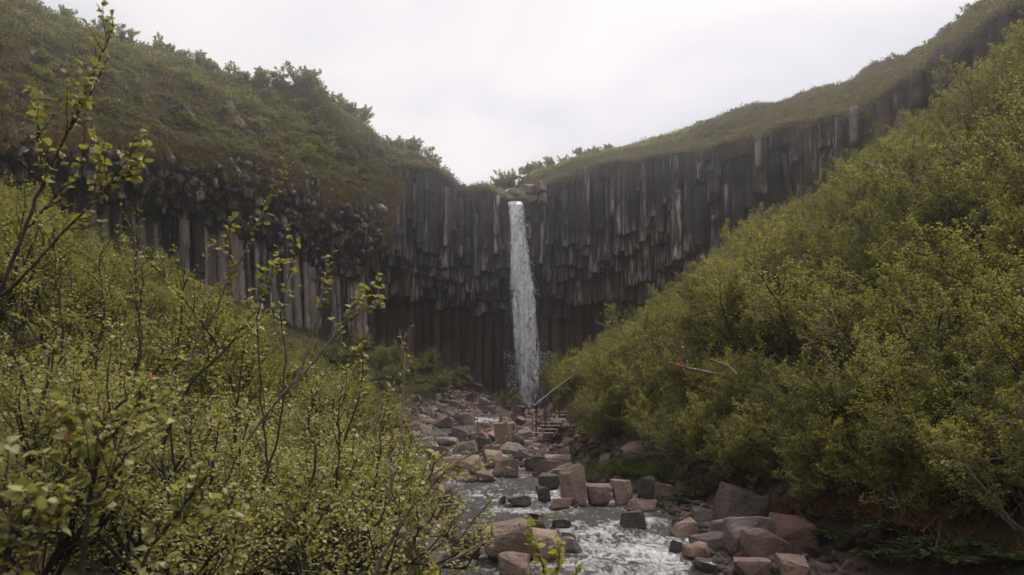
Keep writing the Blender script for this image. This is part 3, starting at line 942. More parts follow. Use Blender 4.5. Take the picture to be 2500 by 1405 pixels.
# rocks that break through the scrub of the left hill
for i, (px, py, w, h, mt, lb) in enumerate([
    (552, 262, 42, 40, 'rock_dark', 'pinkish angular rock standing out of the left hillside scrub'),
    (590, 252, 40, 34, 'rock_dark', 'grey rock beside the pinkish rock on the left hillside'),
    (572, 296, 46, 34, 'rock_dark', 'lower dark rock of the hillside outcrop on the left'),
    (75, 142, 32, 42, 'rock_dark', 'weathered rock knob high on the far left hillside'),
    (128, 165, 30, 34, 'rock_dark', 'dark mossy rock right of the weathered hillside knob'),
    (430, 272, 64, 24, 'rock_dark', 'low dark rock ledge in the middle of the left hillside'),
    (640, 310, 36, 26, 'rock_dark', 'small dark rock under the hillside outcrop'),
    (18, 345, 70, 66, 'rock_dark', 'cracked dark rock face at the far left edge'),
    (52, 372, 60, 44, 'rock_dark', 'grey block under the cracked rock face at the left edge')]):
    # find the hillside along the ray
    best = None
    ss = np.linspace(LS[1], LS[8], 260); tt = np.linspace(0, 1, 60)
    Sg, Tg = np.meshgrid(ss, tt)
    hp = hill_point(Sg, Tg)
    e = (1250 + F * hp[..., 0] / hp[..., 1] - px) ** 2 + (HY - F * hp[..., 2] / hp[..., 1] - py) ** 2
    q = hp.reshape(-1, 3)[int(np.argmin(e))]
    sc = q[1] / F
    me = stone_mesh('hillside_rock', rng, w * sc * 0.95, w * sc * 0.9, h * sc * 1.0, M[mt], n=9)
    o = link('hillside_rock', me, None, (q[0], q[1] + 0.1, q[2] - 0.12 * h * sc), (rng.normal(0, 0.2), rng.normal(0, 0.2), rng.uniform(0, 6.28)))
    tag(o, lb, 'rock', 'rocks on the left hillside')

# loose brown blocks at the brink of the fall
for (px, py, w, h, lb) in [(1258, 470, 34, 20, 'flat brown block just above the brink of the fall'), (1292, 464, 40, 26, 'brown block right of the brink of the fall'),
                           (1322, 458, 36, 30, 'tall brown block at the right shoulder of the fall'), (1300, 490, 34, 22, 'reddish block hanging right beside the falling water'),
                           (1326, 486, 30, 34, 'brown column stump right of the falling water'), (1228, 478, 22, 16, 'small block left of the brink of the fall'), (1135, 458, 16, 20, 'small dark knob at the lowest notch of the rim')]:
    Yc = 79.9
    c = P(px, py, Yc); sc = Yc / F
    o = link('rim_block', stone_mesh('rim_block', rng, w * sc * 0.75, w * sc * 0.7, h * sc * 1.0, M['rock' if px != 1135 else 'rock_dark'], n=9), None, c, (rng.normal(0, 0.12), rng.normal(0, 0.12), rng.uniform(0, 6.28)))
    tag(o, lb, 'rock', 'rocks at the brink of the fall')

# pebbles and broken stones nobody could count
def scatter_pebbles(n, sa=0.06, sb=0.26, ya=15, yb=74):
    base = np.array([(1, 0, 0), (-1, 0, 0), (0, 1, 0), (0, -1, 0), (0, 0, 0.7), (0, 0, -0.7)], float)
    fc = np.array([(0, 2, 4), (2, 1, 4), (1, 3, 4), (3, 0, 4), (2, 0, 5), (1, 2, 5), (3, 1, 5), (0, 3, 5)])
    Y = rng.uniform(ya, yb, n)
    X = si(BL, Y) - 0.6 + (si(BR, Y) - si(BL, Y) + 1.2) * rng.random(n)
    far = np.abs(X - si(SX, Y)) > si(HW, Y) * 0.75
    X, Y = X[far], Y[far]
    n = len(X)
    Z = ground_z(X, Y)
    sz = rng.uniform(sa, sb, n) * rng.uniform(0.6, 1.2, n)
    v = base[None] * sz[:, None, None] * rng.uniform(0.6, 1.25, (n, 6, 3))
    an = rng.uniform(0, 6.28, n)
    c, s_ = np.cos(an), np.sin(an)
    x = v[..., 0] * c[:, None] - v[..., 1] * s_[:, None]
    y = v[..., 0] * s_[:, None] + v[..., 1] * c[:, None]
    v = np.stack([x + X[:, None], y + Y[:, None], v[..., 2] + Z[:, None] + 0.02], -1)
    f = (fc[None] + (np.arange(n) * 6)[:, None, None]).reshape(-1, 3)
    return make_mesh('gravel', v.reshape(-1, 3), [f], [M['rock']])
tag(link('rubble', scatter_pebbles(2300, 0.16, 0.42, 27, 76)), 'loose brown rubble filling the bed between the larger stones', 'rubble', kind='stuff')
tag(link('gravel', scatter_pebbles(6500)), 'brown gravel and broken stone between the boulders', 'gravel', kind='stuff')

# ------------------------------------------------------------------ the stream
sy = np.concatenate([np.arange(9, 32, 0.07), np.arange(32, 82, 0.14)])
su = np.linspace(-1.25, 1.25, 84)
SY, SU = np.meshgrid(sy, su, indexing='ij')
WX = si(SX, SY) + SU * (si(HW, SY) + 0.25)
WZ = si(SZ, SY)
slope = np.abs(np.gradient(si(SZ, sy), sy))
turb = np.interp(sy, [9, 15, 17, 20, 21.5, 24, 27, 34, 36.0, 38, 40, 55, 56, 58, 59, 72, 78], [0.9, 1.0, 1.0, 0.9, 0.85, 0.85, 0.7, 0.8, 1.3, 1.3, 0.6, 0.4, 1.3, 1.3, 0.3, 0.4, 1.2])[:, None]
bank = np.interp(WX, [-3, 0.2, 1.2, 3.0, 4.2, 6], [0.5, 0.6, 0.95, 1.05, 0.5, 0.3])
turb2 = np.where(SY < 22, turb * bank, turb)
p = np.stack([WX, SY, WX * 0], -1)
WZ = WZ + turb2 * (fbm(p * np.array([1.1, 1.6, 1]), 3, 41) * 0.11 + fbm(p * 4.0, 3, 45) * 0.045) + fbm(p * 7.0, 2, 49) * 0.012
foam = np.clip(turb2 * 0.72 + fbm(p * 0.9, 3, 61) * 0.55 - 0.25, 0, 1.3)
ii = np.arange(SY.size).reshape(SY.shape)
Q = np.stack([ii[:-1, :-1], ii[:-1, 1:], ii[1:, 1:], ii[1:, :-1]], -1).reshape(-1, 4)
me = make_mesh('stream', np.stack([WX, SY, WZ], -1).reshape(-1, 3), [Q], [M['stream']], True)
attr(me, 'foam', foam.ravel())
tag(link('stream', me), 'shallow rushing stream with white riffles between boulders', kind='structure')

# ------------------------------------------------------------------ the waterfall
fall = empty('waterfall', (1.8, 79.0, -1.3))
tag(fall, 'tall narrow white waterfall plunging over the dark basalt rim', 'waterfall')
FZ = np.array([18.75, 18.3, 16.0, 12.0, 8.0, 4.0, 0.5, -1.4])
FXL = np.array([1241, 1241, 1241, 1243, 1246, 1251, 1261, 1266.])      # outline left in pixels
FXR = np.array([1275, 1277, 1285, 1300, 1313, 1325, 1335, 1337.])
FY = np.array([80.6, 79.9, 79.3, 79.0, 78.8, 78.7, 78.6, 78.6])
def fall_at(z, u):
    zi = -np.asarray(z)
    yl = np.interp(zi, -FZ, FY)
    x0 = (np.interp(zi, -FZ, FXL) - 1250) / F * yl
    x1 = (np.interp(zi, -FZ, FXR) - 1250) / F * yl
    return x0 + (x1 - x0) * u, yl
for k in range(4):
    zz = np.concatenate([np.linspace(18.75, 18.2, 8), np.linspace(18.1, -1.4, 140)])
    uu = np.linspace(-0.02, 1.02, 22)
    Zg, Ug = np.meshgrid(zz, uu, indexing='ij')
    X, Yg = fall_at(Zg, Ug)
    pn = np.stack([X, Zg * 0.35, X * 0 + k * 7.0], -1)
    X = X + fbm(pn * 1.3, 3, 70 + k) * 0.22
    Yg = Yg - k * 0.16 + 0.25 + fbm(pn * 2.1, 3, 80 + k) * 0.2 - np.sin(np.clip(Ug, 0, 1) * math.pi) * 0.35
    ii = np.arange(X.size).reshape(X.shape)
    Q = np.stack([ii[:-1, :-1], ii[:-1, 1:], ii[1:, 1:], ii[1:, :-1]], -1).reshape(-1, 4)
    me = make_mesh('water_sheet', np.stack([X, Yg, Zg], -1).reshape(-1, 3) - np.array(fall.location), [Q], [M['fall']], True)
    edge = np.abs(Ug - 0.5) * 2
    thin = np.clip((edge - 0.55) / 0.45, 0, 1) ** 1.5 + np.interp(Zg, [-1.4, 3, 17, 18.7], [0.5, 0.35, 0.1, -0.5]) * 0.8
    attr(me, 'thin', thin.ravel())
    link('water_sheet', me, fall)
def drops(n, seed, zr, size, spread):
    r_ = np.random.default_rng(seed)
    z = zr[0] + (zr[1] - zr[0]) * r_.random(n)
    u = np.clip(r_.normal(0.5, 0.27 * spread, n), -0.15 * spread, 1 + 0.15 * spread)
    x, y = fall_at(z, u)
    c = np.stack([x, z * 0.3, x * 0], -1)
    keep = fbm(c * 1.7, 3, seed) > r_.uniform(-0.35, 0.25, n)
    x, y, z = x[keep], y[keep], z[keep]
    n = len(x)
    y = y + r_.normal(-0.15, 0.35, n)
    ctr = np.stack([x, y, z], -1)
    sz = size * r_.uniform(0.35, 1.2, n) ** 1.5
    v = r_.normal(0, 0.6, (n, 4, 3)) * sz[:, None, None]
    v[..., 2] *= 1.7
    f = np.array([(0, 1, 2), (0, 2, 3), (0, 3, 1), (1, 3, 2)])
    f = (f[None] + (np.arange(n) * 4)[:, None, None]).reshape(-1, 3)
    return (ctr[:, None] + v).reshape(-1, 3) - np.array(fall.location), f
v, f = drops(5500, 3, (-1.2, 18.0), 0.10, 0.95)
o = link('falling_drops', make_mesh('falling_drops', v, [f], [M['drops']]), fall); o['kind'] = 'stuff'
v, f = drops(5000, 4, (-1.5, 4.0), 0.085, 1.9)
o = link('spray', make_mesh('spray', v, [f], [M['drops']]), fall); o['kind'] = 'stuff'

# ------------------------------------------------------------------ foliage builders
def tubes(paths, sides):
    """paths: list of (pts (n,3), radii (n,)) -> verts, quads"""
    VV, QQ, off = [], [], 0
    ang = np.arange(sides) / sides * 2 * math.pi
    ca, sa = np.cos(ang), np.sin(ang)
    for pts, rad in paths:
        pts = np.asarray(pts, float)
        t = nrm(np.gradient(pts, axis=0))
        ref = np.array([0.31, 0.2, 0.93]) if abs(t[0][2]) < 0.9 else np.array([1.0, 0.1, 0.0])
        a_ = nrm(np.cross(t, ref)); b_ = np.cross(t, a_)
        v = pts[:, None] + rad[:, None, None] * (a_[:, None] * ca[None, :, None] + b_[:, None] * sa[None, :, None])
        n = len(pts)
        ii = np.arange(n * sides).reshape(n, sides) + off
        QQ.append(np.stack([ii[:-1], np.roll(ii[:-1], -1, 1), np.roll(ii[1:], -1, 1), ii[1:]], -1).reshape(-1, 4))
        VV.append(v.reshape(-1, 3)); off += n * sides
    return np.concatenate(VV), np.concatenate(QQ)

def leaf_quads(pos, axis, normal, size, width=0.62, fold=0.12):
    """ovate leaves of two folded quads (six vertices each)"""
    axis = nrm(axis)
    side = nrm(np.cross(axis, normal))
    up = np.cross(side, axis)
    L = size[:, None]
    W = L * width * 0.5
    base = pos
    tip = pos + axis * L
    mid = pos + axis * L * 0.45 - up * L * fold
    l1 = pos + axis * L * 0.42 + side * W + up * L * 0.05
    r1 = pos + axis * L * 0.42 - side * W + up * L * 0.05
    v = np.stack([base, l1, tip, r1, mid], 1).reshape(-1, 3)
    k = (np.arange(len(pos)) * 5)[:, None]
    f = np.concatenate([k + np.array([[0, 1, 4]]), k + np.array([[1, 2, 4]]), k + np.array([[2, 3, 4]]), k + np.array([[3, 0, 4]])])
    return v, f

def leaf_tris(pos, axis, normal, size, width=0.7):
    """cheap two-triangle leaves"""
    axis = nrm(axis)
    side = nrm(np.cross(axis, normal))
    L = size[:, None]; W = L * width * 0.5
    v = np.stack([pos, pos + axis * L * 0.45 + side * W, pos + axis * L, pos + axis * L * 0.45 - side * W], 1).reshape(-1, 3)
    k = (np.arange(len(pos)) * 4)[:, None]
    return v, k + np.array([[0, 1, 2, 3]])

def rot_about(v, ax, ang):
    return v * math.cos(ang) + np.cross(ax, v) * math.sin(ang) + ax * np.dot(ax, v) * (1 - math.cos(ang))

def grow(rng, base, d, length, r0, level, maxl, br, tw, nch, up=0.25, wander=0.22):
    nseg = (7, 5, 4, 3)[level]
    pts = [np.array(base, float)]
    d = nrm(d)
    for i in range(nseg):
        d = nrm(d + rng.normal(0, wander, 3) + np.array([0, 0, up * (0.5 if level else 0.25)]))
        pts.append(pts[-1] + d * length / nseg)
    pts = np.array(pts)
    rad = np.linspace(r0, r0 * (0.35 if level < maxl else 0.25), nseg + 1)
    br[level].append((pts, rad))
    if level == maxl:
        tw.append(pts)
        return
    k = nch[level]
    for i in range(k):
        t = 0.22 + 0.78 * (i + rng.random()) / k
        f = t * nseg
        j = min(int(f), nseg - 1)
        q = pts[j] + (pts[j + 1] - pts[j]) * (f - j)
        tg = nrm(pts[j + 1] - pts[j])
        ax = nrm(np.cross(tg, rng.normal(0, 1, 3)))
        nd = rot_about(tg, ax, rng.uniform(0.5, 1.05))
        grow(rng, q, nd, length * rng.uniform(0.38, 0.6) * (1.12 - 0.5 * t), r0 * (0.5 - 0.18 * t), level + 1, maxl, br, tw, nch, up, wander)
    tw.append(pts[-3:])

def make_birch(rng, height, spread, stems, nch, per_twig, leaf, fancy=False, leafmat='leaf_right', bark='bark', lean=(0, 0), width=0.8, updir=1.0):
    br = [[], [], [], []]
    tw = []
    for i in range(stems):
        an = 2 * math.pi * (i + rng.uniform(-0.3, 0.3)) / stems
        out = rng.uniform(0.25, 1.0) * spread / height
        d = np.array([math.cos(an) * out + lean[0], math.sin(an) * out + lean[1], 1.0])
        L = height * rng.uniform(0.8, 1.12)
        grow(rng, (math.cos(an) * 0.08, math.sin(an) * 0.08, -0.15), d, L, 0.017 * height * rng.uniform(0.7, 1.2), 0, 2, br, tw, nch)
    v0, q0 = tubes(br[0], 5)
    v1, q1 = tubes(br[1], 4)
    v2, q2 = tubes(br[2], 3)
    trunk = make_mesh('trunk', np.concatenate([v0, v1, v2]), [np.concatenate([q0, q1 + len(v0), q2 + len(v0) + len(v1)])], [M[bark]], True)
    pos, ax = [], []
    for p in tw:
        n = max(2, int(per_twig * rng.uniform(0.6, 1.4)))
        t = rng.uniform(0.1, 1.0, n) * (len(p) - 1)
        j = np.minimum(t.astype(int), len(p) - 2)
        q = p[j] + (p[j + 1] - p[j]) * (t - j)[:, None]
        tg = nrm(p[j + 1] - p[j])
        pos.append(q + rng.normal(0, 0.035, (n, 3)))
        a = tg * 0.5 + rng.normal(0, 0.75, (n, 3)); a[:, 2] *= 0.5; a[:, 2] += 0.1
        ax.append(a)
    pos = np.concatenate(pos); ax = np.concatenate(ax)
    keep = pos[:, 2] > 0.25 * height * rng.random(len(pos))
    pos, ax = pos[keep], ax[keep]
    nor = np.array([0, 0, 1.0]) * updir + rng.normal(0, 0.42, pos.shape)
    sz = leaf * rng.uniform(0.65, 1.25, len(pos))
    if fancy:
        v, f = leaf_quads(pos, ax, nor, sz, width)
    else:
        v, f = leaf_tris(pos, ax, nor, sz, width)
    crown = make_mesh('crown', v, [f], [M[leafmat]])
    return trunk, crown

def place_tree(name, proto, loc, rz, sc, label, cat, group, tilt=(0, 0)):
    t = empty(name, loc, rz, sc)
    t.rotation_euler = (tilt[0], tilt[1], rz)
    tag(t, label, cat, group)
    link('trunk', proto[0], t)
    link('crown', proto[1], t)
    return t

rng = np.random.default_rng(77)
RB = [make_birch(rng, 3.1, 2.6, 6, (9, 7), 21, 0.078, False, 'leaf_right', ('bark', 'bark_dark')[i % 2]) for i in range(6)]
LB = [make_birch(rng, 2.7, 1.9, 7, (9, 6), 13, 0.075, False, 'leaf_left', 'bark_dark') for i in range(5)]
NB = [make_birch(rng, 2.1, 1.1, 6, (9, 5), 17, 0.042, True, 'leaf_near', 'bark_dark') for i in range(5)]
CB = [make_birch(rng, 1.6, 1.4, 7, (8, 5), 15, 0.10, False, 'leaf_crest', 'bark') for i in range(4)]

def scatter(rng, n_max, xr, yr, dmin, ok):
    pts = []
    tries = 0
    while len(pts) < n_max and tries < 30000:
        tries += 1
        X = rng.uniform(*xr); Y = rng.uniform(*yr)
        if not ok(X, Y):
            continue
        m = dmin(X, Y)
        if any((X - a) ** 2 + (Y - b) ** 2 < m * m for a, b in pts):
            continue
        pts.append((X, Y))
    return pts

def inside_cliff(X, Y, margin):
    d = np.hypot(LP[:, 0] - X, LP[:, 1] - Y)
    s = np.linspace(LS[0], LS[-1], 400)
    l = lip(s); n = lip_n(s)
    k = int(np.argmin(np.hypot(l[:, 0] - X, l[:, 1] - Y)))
    return (X - l[k, 0]) * n[k, 0] + (Y - l[k, 1]) * n[k, 1] < -margin

# right thicket
def ok_r(X, Y):
    px = 1250 + F * X / Y
    if px > 2760 or X < si(BR, Y) + (0.9 if Y > 28 else 1.0):
        return False
    if (33 < Y < 42 and X < 3.9) or (Y >= 42 and px < 1395):
        return False
    return inside_cliff(X, Y, 0.8)
pr = scatter(rng, 295, (1.5, 27), (10, 76), lambda X, Y: 1.15 + 0.017 * Y, ok_r)
for (X, Y) in pr:
    z = float(ground_z(X, Y))
    px, py = pix((X, Y, z + 1.5))
    sc = rng.uniform(0.8, 1.15) * np.interp(Y, [14, 30, 76], [0.85, 1.0, 1.02])
    dr = X - si(BR, Y)
    if dr < 2.2: sc *= 0.72
    pxt = 1250 + F * X / Y
    lim = np.interp(pxt, [1300, 1340, 1450, 1560, 1700, 1800, 1850, 1900, 2000, 2050, 2130, 2300, 2400, 2470, 2600], [900, 870, 815, 745, 640, 560, 500, 470, 450, 395, 330, 220, 150, 60, -100])
    sc = min(sc, max(0.28, ((HY - lim - 12) / F * Y - z) / 4.1))
    land = ('nearest the waterfall' if px < 1560 else 'below the hanging column ends' if px < 1760 else 'under the slender pale pillar' if px < 2000
            else 'under the brown rim columns' if px < 2330 else 'at the right edge')
    if dr < 2.6 and Y < 30:
        land = 'above the bank boulders' if px < 1800 else 'above the biggest dark boulder' if px < 2050 else 'over the dark leafy plants' if px < 2350 else 'in the bottom right corner'
        lb, gr = 'overhanging olive birch ' + land, 'birches over the near right bank'
    elif dr < 3.0 and Y < 52:
        land = 'behind the wooden steps' if px < 1450 else 'above the square pinkish block'
        lb, gr = 'low birch with grey limbs on the bank ' + land, 'birches along the right bank'
    elif not inside_cliff(X, Y, 4.5):
        lb, gr = 'birch in the topmost row of right thicket, ' + land, 'topmost birches of the right thicket'
    elif Y > 48:
        lb, gr = 'small far birch high on the right slope, ' + land, 'far right birches'
    elif Y > 30:
        lb, gr = 'olive birch in mid right slope, ' + land, 'right slope birches'
    else:
        lb, gr = 'large-leaved birch low on right slope, ' + land, 'near right birches'
    place_tree('birch_tree', RB[rng.integers(len(RB))], (X, Y, z), rng.uniform(0, 6.28), sc, lb, 'birch', gr, (rng.normal(0, 0.07), rng.normal(-0.12, 0.08)))

# low shrubs that hide the foot of the right slope
CORNER = [(8.0, 13.6), (9.0, 13.0), (8.5, 14.6), (9.6, 14.4), (7.7, 15.8), (8.8, 16.4), (9.8, 16.0), (7.4, 14.4), (7.3, 17.2), (10.2, 13.6), (8.1, 17.8), (7.9, 12.6)]
low_n = 0
for k in range(132):
    if k < len(CORNER):
        X, Y = CORNER[k]; sc = rng.uniform(0.5, 0.72)
    elif k > 111:
        Y = float(np.interp(k, [112, 131], [14.2, 21.5])); X = float(si(BR, Y)) + rng.uniform(0.25, 1.0); sc = rng.uniform(0.42, 0.62)
    else:
        Y = float(np.interp(k, [len(CORNER), 111], [15.0, 50])); X = float(si(BR, Y)) + rng.uniform(0.3, 2.3); sc = rng.uniform(0.36, 0.62)
        if (33.5 < Y < 41 and X < 3.9) or (Y >= 41 and X / Y < 0.06): continue
    z = float(ground_z(X, Y)); px, py = pix((X, Y, z))
    land = ('in the bottom right corner' if k < len(CORNER) else 'at the right edge' if px > 2260 else 'above the rusty bank grass' if px > 2060 else 'beside the reddish boulder' if px > 1850 else 'behind the biggest dark boulder' if px > 1680 else 'above the flat ledge stone' if px > 1540
            else 'above the square pinkish block' if px > 1420 else 'near the wooden steps')
    place_tree('bank_shrub', RB[rng.integers(len(RB))], (X, Y, z - 0.1), rng.uniform(0, 6.28), sc, 'low leafy shrub at the foot of the right slope, ' + land, 'shrub', 'low shrubs on the right bank', (rng.normal(0, 0.1), rng.normal(-0.3, 0.1)))

# left thicket
def ok_l(X, Y):
    px = 1250 + F * X / Y
    if px < -260 or X > si(BL, Y) - (0.9 if Y > 20 else 0.5):
        return False
    return inside_cliff(X, Y, 1.5)
pl = scatter(rng, 190, (-32, -2), (9.5, 64), lambda X, Y: 1.15 + 0.014 * Y, ok_l)
for (X, Y) in pl:
    z = float(ground_z(X, Y))
    px, py = pix((X, Y, z + 1.5))
    sc = rng.uniform(0.8, 1.12) * np.interp(Y, [10, 25, 60], [0.95, 1.0, 1.0])
    if Y > 46: sc *= 0.75
    if X > si(BL, Y) - 2.2: sc *= 0.6
    # keep the view to the cliff: the crown top must stay under the thicket's outline in the photograph
    lim = np.interp(px, [-200, 0, 120, 260, 400, 500, 600, 700, 800, 900, 1000], [390, 425, 465, 600, 640, 690, 780, 850, 880, 920, 1000])
    lim = lim + rng.normal(0, 34)
    ztop = (HY - lim) / F * Y
    sc = min(sc, max(0.25, (ztop - z) / 3.7))
    land = ('at the left edge' if px < 180 else 'behind the tallest left shoot' if px < 330 else 'below the white-streaked columns' if px < 520
            else 'below the pale pillars' if px < 760 else 'beside the cave' if px < 960 else 'by the left cascade')
    if X > si(BL, Y) - 2.5:
        lb, gr = 'low birch shrub along the left water edge, ' + land, 'left bank shrubs'
    elif Y > 42:
        lb, gr = 'small far birch shrub at the foot of the left cliff, ' + land, 'far left shrubs'
    elif Y > 24:
        lb, gr = 'yellow-green birch shrub amid the left thicket, ' + land, 'left thicket shrubs'
    else:
        lb, gr = 'dense near birch shrub of the left thicket, ' + land, 'near left shrubs'
    place_tree('birch_shrub', LB[rng.integers(len(LB))], (X, Y, z), rng.uniform(0, 6.28), sc, lb, 'birch', gr, (rng.normal(0, 0.06), rng.normal(0.06, 0.06)))

# dark shrubs on the heap at the mouth of the cave
for k, (px, Y, sc, lb) in enumerate([(885, 66, 0.7, 'green shrub at the foot of the last pale pillar'), (930, 63, 0.75, 'dark shrub on the left shoulder of the cave heap'), (965, 69, 0.7, 'dark shrub on the crest of the cave heap'),
        (1010, 66, 0.65, 'dark shrub in the middle of the cave heap'), (1050, 71, 0.6, 'dark shrub against the cave wall'), (1085, 68, 0.55, 'dark shrub on the right flank of the cave heap'),
        (1125, 72, 0.5, 'small dark shrub between the heap and the fall'), (960, 60, 0.6, 'green shrub below the left shoulder of the heap'), (1020, 60, 0.45, 'low green shrub in front of the cave heap')]):
    X = (px - 1250) / F * Y
    place_tree('cave_shrub', LB[k % 5], (X, Y, float(ground_z(X, Y)) - 0.1), rng.uniform(0, 6.28), sc, lb, 'shrub', 'shrubs at the mouth of the cave')

# near shrubs of the left foreground
NEAR = [(-3.3, 6.0), (-2.5, 5.2), (-1.85, 5.6), (-3.0, 7.6), (-2.2, 7.2), (-1.55, 7.4), (-4.2, 8.2), (-3.2, 9.2), (-2.3, 9.0), (-1.75, 9.6), (-4.6, 10.2), (-1.55, 8.4),
        (-1.6, 4.2), (-2.3, 3.9), (-1.25, 5.2), (-1.45, 6.3), (-5.2, 9.0), (-1.6, 10.8), (-2.4, 11.2), (-3.3, 11.4), (-4.6, 12.2), (-2.0, 3.2)]
for i, (X, Y) in enumerate(NEAR):
    z = float(ground_z(X, Y))
    px, _ = pix((X, Y, 0))
    lim = np.interp(px, [0, 150, 300, 450, 600, 750, 900, 1050, 1150], [740, 820, 860, 900, 930, 980, 1070, 1150, 1270]) + rng.uniform(-40, 60)
    ztop = (HY - lim) / F * Y
    sc = np.clip((ztop - z) / 2.25, 0.25, 1.6)
    row_ = 'first' if Y < 5.7 else ('second' if Y < 8.3 else 'third')
    col_ = 'left edge' if px < 330 else ('middle' if px < 700 else 'right end')
    place_tree('birch_shrub', NB[i % 5], (X, Y, z - 0.1), rng.uniform(0, 6.28), float(sc),
               'pale-leaved birch shrub in the %s foreground row, at its %s' % (row_, col_), 'shrub', 'foreground birch shrubs')

# crest shrubs on the skyline: (px, size)
CREST = [(60, .9), (150, 1.0), (262, 1.15), (295, 1.0), (372, 1.0), (415, .9), (470, 1.1), (512, .8), (565, .9), (600, 1.2), (640, 1.25), (668, 1.0), (712, 1.5), (745, 1.6), (772, 1.1),
         (815, 1.0), (835, 1.1), (870, 1.5), (905, .8), (940, 1.0), (965, 1.3), (990, 1.4), (1020, 1.4), (1050, 1.2), (1075, .8), (1090, .7),
         (1215, 1.0), (1232, 1.4), (1255, 1.3), (1285, 1.2), (1310, 1.1), (1345, 1.0), (1380, .9), (1420, 1.0), (1455, .9), (1490, .7),
         (2190, .6), (2290, .8), (2330, 1.0), (2380, 1.0), (2420, 1.1), (2455, 1.2)]
sfine = np.linspace(LS[0], LS[-1], 1500)
cf, _ = crest(sfine)
cpx = 1250 + F * cf[:, 0] / cf[:, 1]
for i, (px, sc) in enumerate(CREST):
    k = int(np.argmin(np.abs(cpx - px) + (0 if px < 1160 else 0)))
    q = hill_point(np.array([sfine[k]]), np.array([0.96]))[0]
    side = 'left' if px < 1160 else 'right'
    if 695 < px < 760:
        lb = 'airy round-topped shrub sticking up from the left skyline'
    elif px == 870:
        lb = 'thin pointed shrub low on the left skyline'
    elif px < 560:
        lb = 'small shrub on the upper left skyline'
    elif px < 950:
        lb = 'green shrub on the falling left skyline'
    elif px < 1160:
        lb = 'pale green shrub above the grey columns left of the fall'
    elif px < 1500:
        lb = 'pale green shrub on the rim right of the fall'
    else:
        lb = 'shrub on the skyline of the upper right rim'
    place_tree('skyline_shrub', CB[i % 4], q - np.array([0, 0, 0.15]), rng.uniform(0, 6.28), sc * rng.uniform(0.85, 1.1) * (0.9 if px < 1160 else 0.8), lb, 'shrub', 'skyline shrubs')

# single bushes on the open hillsides
rgh = np.random.default_rng(612)
for k in range(95):
    left = k < 70
    s_ = rgh.uniform(LS[2], LS[8]) if left else rgh.uniform(LS[15], LS[24])
    t_ = rgh.uniform(0.08, 0.92)
    q = hill_point(np.array([s_]), np.array([t_]))[0]
    px, py = pix(q)
    if left:
        wh = 'near the upper left corner' if px < 250 else 'above the dark overhang' if px < 560 else 'right of the hillside rocks' if px < 800 else 'above the bulging overhang near the fall'
        lb = 'low bush on the %s left hillside, %s' % ('upper' if t_ > 0.5 else 'lower', wh)
    else:
        wh = 'above the stepped columns' if px < 1750 else 'above the slender pale pillar' if px < 2050 else 'near the upper right corner'
        lb = 'tiny bush on the grassy right rim, ' + wh
    place_tree('hillside_bush', CB[rgh.integers(4)], q - np.array([0, 0, 0.12]), rgh.uniform(0, 6.28), rgh.uniform(0.32, 0.72) if left else rgh.uniform(0.18, 0.38), lb, 'bush', 'bushes on the hillsides')

# ------------------------------------------------------------------ ground cover nobody could count
def mounds(rng, ctr, rad, per, leaf, flat=0.75, jitter=0.3):
    n = len(ctr)
    d = nrm(rng.normal(0, 1, (n, per, 3))); d[..., 2] = np.abs(d[..., 2])
    rr = rng.uniform(0.55, 1.05, (n, per, 1))
    pos = ctr[:, None] + d * rr * rad[:, None, None] * np.array([1, 1, flat])
    pos = pos.reshape(-1, 3)
    ax = nrm(d.reshape(-1, 3) + rng.normal(0, 0.7, pos.shape))
    nor = np.array([0, 0, 1.0]) + d.reshape(-1, 3) * 0.5 + rng.normal(0, 0.4, pos.shape)
    sz = leaf * rng.uniform(0.6, 1.3, len(pos))
    return leaf_tris(pos, ax, nor, sz, 0.7)

rng = np.random.default_rng(31)
n = 3000
s = rng.uniform(LS[1] - 3, LS[9], n); t = rng.random(n) ** 0.85
c = hill_point(s, t)
rad = rng.uniform(0.2, 0.75, n) ** 1.2 * (0.9 + 0.6 * (t > 0.4))
v, f = mounds(rng, c, rad, 50, 0.16)
tag(link('hillside_scrub', make_mesh('hillside_scrub', v, [f], [M['leaf_hill']])), 'low green and brown scrub covering the left hillside', 'scrub', kind='stuff')
n = 1300
s = rng.uniform(LS[3], LS[10], n); t = rng.uniform(0.42, 1.02, n) ** 0.8
c = hill_point(s, t)
v, f = mounds(rng, c, rng.uniform(0.4, 0.8, n), 60, 0.13)
n3 = 420
s3 = rng.uniform(LS[11] + 0.4, LS[17], n3); s3 = s3[np.abs(s3 - S_FALL) > 1.4]; t3 = rng.uniform(0.35, 1.05, len(s3))
v3, f3 = mounds(rng, hill_point(s3, t3), rng.uniform(0.35, 0.7, len(s3)), 60, 0.12)
f = np.concatenate([f, f3 + len(v)]); v = np.concatenate([v, v3])
tag(link('crest_scrub', make_mesh('crest_scrub', v, [f], [M['leaf_crest']])), 'light green bushes massed along the hill crests either side of the fall', 'scrub', kind='stuff')

